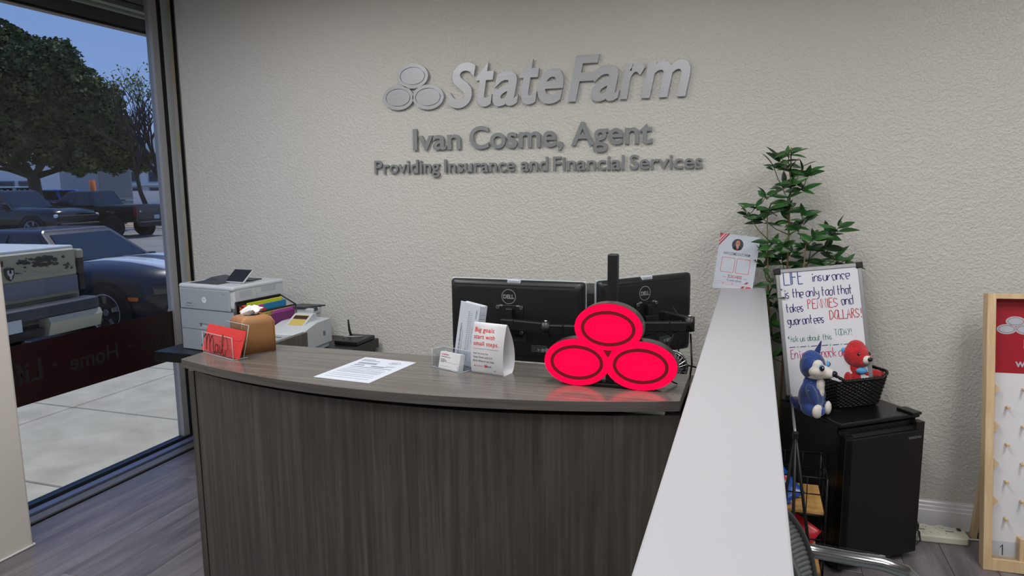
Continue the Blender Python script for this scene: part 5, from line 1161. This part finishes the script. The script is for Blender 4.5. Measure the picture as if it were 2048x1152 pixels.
b = NB(); box(b, (.012, -.20, 1.175), (.03, .26, .07), .03, 3); obj('handle', b, 'black_flat', tg)
b = NB(); f = frame((.018, -.02, 1.055), (0, 1, 0), (0, 0, 1)); prism(b, [(-.05, .06), (0, .068), (.05, .06), (.052, .0), (.03, -.05), (0, -.072), (-.03, -.05), (-.052, 0)], 0, .012, f, 0)
prism(b, [(-.036, .04), (-.008, .05), (-.012, .01), (.012, .01), (.008, .05), (.036, .04), (.034, .0), (.014, -.02), (.010, -.052), (-.010, -.052), (-.014, -.02), (-.034, 0)], .012, .02, f, 1); obj('emblem', b, ['dark_metal', 'chromed'], tg, 'shield shaped chrome emblem')
for s in (-1, 1):
    b = NB(); box(b, (-.02, s*.862, .96), (.08, .09, .38), .015, 2); obj('tail_light', b, 'tail_dark', rm)
    b = NB(); box(b, (-.05, s*.86, 1.19), (.16, .10, .11), .03, 3); obj('bed_corner', b, 'beige_car', rm)
b = NB(); box(b, (-1.2, 0, 1.265), (2.25, 1.74, .05), .02, 2); obj('tonneau', b, 'tonneau', rm, 'pale grey bed cover')
b = NB(); box(b, (.10, 0, .63), (.22, 1.80, .15), .04, 3); bp_ = obj('bumper', b, 'bump_grey', rm)
b = NB(); loft(b, [[(.20, y, .56), (.225, y, .50), (.18, y, .36), (.06, y, .36), (.06, y, .56)] for y in (.22, .90)], smooth=False); loft(b, [[(.20, y, .56), (.225, y, .50), (.18, y, .36), (.06, y, .36), (.06, y, .56)] for y in (-.90, -.60)], smooth=False); obj('lower_skirt', b, 'bump_lite', bp_)
b = NB(); plate(b, .205, -.52, .213, -.10, .47, .60); obj('licence_plate', b, 'plate', bp_); b = NB(); box(b, (.12, -.1, .42), (.14, .55, .10), .02); obj('hitch', b, 'black_flat', bp_)
b = NB(); loft(b, [section(x, w, .35, .9, z, .9, .02) for x, w, z in ((-5.3, .78, .95), (-5.1, .88, 1.05), (-4.3, .90, 1.15), (-3.6, .90, 1.18), (-2.25, .90, 1.2))]); obj('front_body', b, 'beige_car', rm)
cabin(rm, (-2.3, -3.75, .84), (-2.4, -3.35, .72), 1.17, 1.80, 'beige_car')
for s in (-1, 1): wheel(rm, -1.35, s*.80, .37, .24, s); wheel(rm, -4.4, s*.80, .37, .24, s)
# ---------------- big black off-roader
hm = thing('black_offroader', 'large black off-road vehicle with small roof lights, facing the shop', 'car', (-24.9, 20.0, G), R(8))
b = NB(); loft(b, [section(x, w, .45, s_, t, .97, .03) for x, w, s_, t in ((-4.1, 1.0, 1.05, 1.15), (-3.6, 1.08, 1.15, 1.2), (-1.3, 1.1, 1.2, 1.25), (-.9, 1.1, 1.2, 1.28), (.5, 1.1, 1.12, 1.22), (.85, 1.08, 1.02, 1.12), (.98, 1.02, .9, 1.0))]); obj('body', b, 'black_car', hm)
cabin(hm, (-3.9, -.95, 1.0), (-3.6, -1.55, .86), 1.22, 1.86, 'black_car')
b = NB(); box(b, (.99, 0, .86), (.06, 1.9, .20), .02); obj('grille', b, 'char', hm); b = NB(); box(b, (1.0, 0, .56), (.20, 1.9, .24), .05); box(b, (1.06, -.28, .45), (.06, .3, .2), .02, mi=1); box(b, (1.06, .55, .42), (.06, .5, .12), .02, mi=1); obj('bumper', b, ['black_flat', 'far_grey'], hm)
for k in range(6): b = NB(); box(b, (-1.62, -.62+k*.25, 1.91), (.06, .05, .02), .008); obj('roof_light', b, 'paper', hm)
for s in (-1, 1):
    arch(hm, 0, s, 1.1, .46); arch(hm, -3.2, s, 1.1, .46); wheel(hm, 0, s*.98, .46, .30, s, 'six', ('tyre', 'far_grey')); wheel(hm, -3.2, s*.98, .46, .30, s, 'six', ('tyre', 'far_grey'))
    b = NB(); box(b, (.92, s*.98, .95), (.1, .14, .12), .03); obj('headlight', b, 'far_white', hm); b = NB(); box(b, (-1.1, s*1.1, 1.32), (.14, .2, .22), .05); obj('wing_mirror', b, 'black_flat', hm)
# ---------------- black pickup, tail towards us
tk = thing('black_pickup', 'black double cab pickup with tail light and plate beyond the off-road vehicle', 'truck', (-22.95, 22.6, G), R(8))
b = NB(); box(b, (-.92, 0, .93), (1.85, 1.78, .66), .04, 3); plate(b, -1.7, -.76, -.12, .76, 1.2, 1.275, mi=1); obj('bed', b, ['black_car', 'black_flat'], tk)
b = NB(); box(b, (.0, 0, .95), (.06, 1.58, .56), .03, 2); tg = obj('tailgate', b, 'black_car', tk); b = NB(); box(b, (.12, 0, .52), (.20, 1.8, .20), .04, 3); bb = obj('bumper', b, 'black_flat', tk)
b = NB(); plate(b, .035, .1, .045, .42, .70, .86); obj('licence_plate', b, 'plate', tk)
b = NB(); plate(b, .032, -.72, .036, -.62, 1.0, 1.06); plate(b, .032, .66, .036, .72, 1.0, 1.1); obj('badge', b, 'plate', tg)
for s in (-1, 1): b = NB(); box(b, (-.03, s*.845, 1.02), (.14, .11, .34), .02); obj('tail_light', b, 'tail_red', tk)
b = NB(); loft(b, [section(x, w, .45, .98, z, .95, .02) for x, w, z in ((-5.3, .8, 1.0), (-5.1, .9, 1.08), (-4.2, .93, 1.18), (-3.5, .93, 1.22), (-1.84, .93, 1.26))]); obj('front_body', b, 'black_car', tk)
cabin(tk, (-3.75, -1.86, .86), (-3.15, -2.15, .70), 1.24, 1.80, 'black_car')
for s in (-1, 1): arch(tk, -1.05, s, .94, .40); wheel(tk, -1.05, s*.84, .40, .27, s, 'six', ('tyre', 'black_flat')); arch(tk, -4.35, s, .94, .40); wheel(tk, -4.35, s*.84, .40, .27, s, 'six', ('tyre', 'black_flat'))
# ---------------- distant cars
def far_car(name, label, c, rz, mat, kind):
    t = thing(name, label, 'car', c, rz); Lc = 4.6
    hi = kind == 'suv'; b = NB(); zt = 1.0 if hi else .85
    loft(b, [section(x, w, .25, zt-.1, z, .95, .02) for x, w, z in ((-2.3, .8, zt-.15), (-2.1, .9, zt), (0, .92, zt+.02), (1.2, .9, zt), (2.1, .86, zt-.12), (2.3, .75, zt-.25))]); obj('body', b, mat, t)
    cabin(t, (-2.1 if hi else -1.6, 1.0, .84), (-1.9 if hi else -1.0, .35, .68), zt, 1.75 if hi else 1.38, mat)
    for s in (-1, 1):
        for x in (-1.4, 1.4): wheel(t, x, s*.82, .33, .22, s)
far_car('light_blue_van', 'pale blue high roofed car far off behind the off-road vehicle roof', (-50.3, 38.3, G+.35), R(55), 'teal_car', 'suv')
far_car('blue_hatchback', 'bright blue car far off between the two black vehicles', (-45.8, 38.2, G+.1), R(40), 'blue_car', 'suv')
far_car('maroon_car', 'dark maroon car far off just right of the big tree trunk', (-57.5, 42.8, G+.35), R(50), 'maroon_car', 'suv')
# ---------------- box trailer
tr = thing('box_trailer', 'tall grey box trailer seen end on beyond the black pickup', 'trailer', (-50.9, 46.6, G), R(-20))
A_ = math.atan2(.94, 2.8)
b = NB(); box(b, (-4, 0, 3.0), (8, 2.75, 4.1), .05); obj('box', b, 'trailer_grey', tr); b = NB(); box(b, (.02, 0, 3.05), (.06, 2.5, 3.75), .03); obj('rear_door', b, 'far_grey', tr)
b = NB(); box(b, (-.2, 0, .72), (.4, 2.7, .35), .03); box(b, (.02, .4, .55), (.05, 2.0, .12), .0, mi=1); obj('rear_bar', b, ['far_grey', 'far_white'], tr); b = NB(); box(b, (.06, -.2, .95), (.03, .15, .12)); obj('marker_lamp', b, 'amber', tr)
for s in (-1, 1): wheel(tr, -1.6, s*1.15, .5, .3, s)
b = NB(); cyl(b, (-49.2, 42.9, G), (-49.2, 42.9, 2.3), .22, n=12); tag(obj('bollard', b, 'amber'), 'yellow bollard left of the grey box trailer', 'bollard')
# ---------------- far buildings
def building(name, label, x0, y0, x1, y1, zt, wall, wins, depth=12, bands=()):
    w = math.hypot(x1-x0, y1-y0); t = thing(name, label, 'building', (x0, y0, G), math.atan2(y1-y0, x1-x0))
    b = NB(); plate(b, 0, 0, w, depth, 0, zt-G); obj('wall', b, wall, t); b = NB(); plate(b, -.2, -.25, w+.2, depth+.2, zt-G, zt-G+.25); obj('parapet', b, 'far_white', t)
    for u, z, ww, wh in wins: b = NB(); plate(b, u*w, -.12, u*w+ww, .1, z, z+wh); fr = obj('window', b, 'far_grey', t); b = NB(); plate(b, u*w+.12, -.16, u*w+ww-.12, -.1, z+.12, z+wh-.12); obj('pane', b, 'far_win', fr)
    for z, h in bands: b = NB(); plate(b, 0, -.5, w, .05, z, z+h); obj('ledge', b, 'far_white', t)
    return t
building('white_warehouse', 'long low white building far behind the big tree', -84, 46, -66, 60, 5.6, 'far_white', [(.50, .2, 2.4, 2.6), (.62, .2, 1.4, 2.6), (.80, 1.2, 2.6, 1.6), (.2, 1.4, 2.4, 1.6), (.35, 1.4, 2.4, 1.6)])
building('white_block', 'white building with window bands far right behind the bare tree', -67.5, 62.5, -50, 76, 7.1, 'far_white', [(.02+.11*i, z, 1.5, 1.2) for i in range(9) for z in (.8, 2.6, 4.6)], bands=((2.2, .25), (4.1, .25), (6.0, .25)))
b = NB(); 
def wall_strip(x0, y0, x1, y1, z0, z1, th=.3):
    w = math.hypot(x1-x0, y1-y0); bb = NB(); plate(bb, 0, 0, w, th, z0, z1); bmesh.ops.transform(bb, matrix=T(x0, y0, 0) @ RZ(math.atan2(y1-y0, x1-x0)), verts=bb.verts); return bb
b.free(); o = obj('low_wall', wall_strip(-62, 56, -44, 68, G, 1.35), 'far_white'); tag(o, 'low pale wall along the street behind the bare tree', 'wall')
# ---------------- trees
def tree(name, label, c, crown, nl, trunk_r, zfork, mats, leaf=.32, limbs=8):
    t = thing(name, label, 'tree', c); random.seed(21); b = NB()
    tube(b, [(0, 0, 0), (.05, .05, zfork*.5), (0, 0, zfork)], [trunk_r*1.25, trunk_r, trunk_r*.85], 10)
    for i in range(limbs):
        (x, y, z), r = random.choice(crown)[:2]; tube(b, [(0, 0, zfork-.2), (x*.35, y*.35, zfork+(z-zfork)*.35), (x*.8, y*.8, z-.2)], [trunk_r*.6, trunk_r*.35, trunk_r*.1], 7)
    obj('trunk', b, mats[0], t)
    verts, faces = [], []
    for (cx, cy, cz), r in crown:
        n = int(nl*r*r)
        for k in range(n):
            d = V((random.gauss(0, 1), random.gauss(0, 1), random.gauss(0, 1))).normalized(); rr = r*(.86+.26*random.random()**1.3*(.5+.5*sin(7*d.x+5*d.z+cx)*cos(6*d.y+cz)))*(1+.16*sin(5*d.x+3*d.z+cx)*cos(4*d.y+2*cy)); p = V((cx, cy, cz)) + V((d.x*rr, d.y*rr, d.z*rr*.85))
            u = V((random.gauss(0, 1), random.gauss(0, 1), random.gauss(0, .6))).normalized(); w = u.cross(V((random.gauss(0, 1), random.gauss(0, 1), random.gauss(0, 1)))).normalized(); s = leaf*random.uniform(.5, 1.2)
            i = len(verts); verts += [p-u*s*.5, p+w*s*.3, p+u*s*.5, p-w*s*.3]; faces.append((i, i+1, i+2, i+3))
    me = bpy.data.meshes.new('foliage'); me.from_pydata([tuple(v) for v in verts], [], faces); me.materials.append(M[mats[1]]); o = bpy.data.objects.new('foliage', me); COL.objects.link(o); o.parent = t; o['kind'] = 'stuff'
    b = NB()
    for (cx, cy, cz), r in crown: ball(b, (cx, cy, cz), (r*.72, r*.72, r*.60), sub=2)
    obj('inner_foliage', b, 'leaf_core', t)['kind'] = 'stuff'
    return t
def folmat(name, cols):
    mt, nt, b = newmat(name); L = nt.links.new; tc = nt.nodes.new('ShaderNodeTexCoord'); n = nt.nodes.new('ShaderNodeTexNoise'); n.inputs['Scale'].default_value = 1.1; n.inputs['Detail'].default_value = 6
    rp = nt.nodes.new('ShaderNodeValToRGB'); el = rp.color_ramp.elements
    while len(el) < len(cols): el.new(.5)
    for e, (p, c) in zip(el, cols): e.position = p; e.color = hexc(c)
    L(tc.outputs['Object'], n.inputs['Vector']); L(n.outputs[0], rp.inputs[0]); L(rp.outputs[0], b.inputs['Base Color']); b.inputs['Roughness'].default_value = .8; b.inputs['Specular IOR Level'].default_value = .15
    return mt
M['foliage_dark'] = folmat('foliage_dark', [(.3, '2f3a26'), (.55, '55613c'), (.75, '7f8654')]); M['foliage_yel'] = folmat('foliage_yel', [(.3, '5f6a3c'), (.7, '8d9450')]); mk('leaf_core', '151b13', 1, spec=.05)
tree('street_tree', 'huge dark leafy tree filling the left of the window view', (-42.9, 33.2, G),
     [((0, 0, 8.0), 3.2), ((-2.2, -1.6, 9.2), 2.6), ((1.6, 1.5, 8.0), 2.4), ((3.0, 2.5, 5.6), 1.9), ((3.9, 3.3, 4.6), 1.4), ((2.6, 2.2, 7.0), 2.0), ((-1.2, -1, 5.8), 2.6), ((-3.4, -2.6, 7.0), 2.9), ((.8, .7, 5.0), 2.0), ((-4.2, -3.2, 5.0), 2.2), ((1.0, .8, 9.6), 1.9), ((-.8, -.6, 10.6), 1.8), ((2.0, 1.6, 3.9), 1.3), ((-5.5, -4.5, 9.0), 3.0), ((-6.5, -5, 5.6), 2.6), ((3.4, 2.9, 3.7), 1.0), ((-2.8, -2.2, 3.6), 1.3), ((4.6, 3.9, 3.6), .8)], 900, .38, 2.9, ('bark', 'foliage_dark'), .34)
def bare(name, label, c, h, seed, lean, leafy, mats=('bark_d', 'foliage_yel'), r0=.16):
    t = thing(name, label, 'tree', c); rnd = random.Random(seed); b = NB(); tips = []
    def grow(p, d, l, r, dep):
        pts = [p]; q = p.copy(); dd = d.copy()
        for i in range(3): dd = (dd + V((rnd.uniform(-.16, .16), rnd.uniform(-.16, .16), rnd.uniform(-.02, .12)))).normalized(); q = q + dd*l/3; pts.append(q.copy())
        tube(b, pts, [r, r*.88, r*.76, r*.64], 6 if dep < 2 else 4)
        if dep >= 5: tips.append(q); return
        for k in range(3 if dep < 4 else 2):
            a = rnd.uniform(0, 2*pi); s = rnd.uniform(.35, .75); n = (dd + V((cos(a)*s, sin(a)*s, rnd.uniform(-.05, .35)))).normalized(); grow(q, n, l*rnd.uniform(.62, .82), r*.58, dep+1)
    grow(V((0, 0, 0)), V(lean).normalized(), h*.30, r0, 0); obj('trunk', b, mats[0], t)
    if leafy:
        vs, fs_ = [], []
        for p in tips:
            if p.z > h*.66:
                for k in range(rnd.randint(0, 4)):
                    q = p + V((rnd.gauss(0, .12), rnd.gauss(0, .12), rnd.gauss(0, .12))); u = V((rnd.gauss(0, 1), rnd.gauss(0, 1), rnd.gauss(0, 1))).normalized(); w = u.orthogonal().normalized(); i = len(vs); vs += [q-u*.09, q+w*.05, q+u*.09, q-w*.05]; fs_.append((i, i+1, i+2, i+3))
        me = bpy.data.meshes.new('foliage'); me.from_pydata([tuple(v) for v in vs], [], fs_); me.materials.append(M[mats[1]]); o = bpy.data.objects.new('foliage', me); COL.objects.link(o); o.parent = t; o['kind'] = 'stuff'
bare('sparse_tree', 'thin nearly bare tree with yellowish tips beside the window edge', (-31.9, 31.3, G), 8.6, 4, (.02, 0, 1), True)
bare('bare_tree', 'thick dark trunked bare tree hard against the window frame', (-28.4, 28.9, G), 6.5, 9, (.06, .1, 1), False, r0=.26)
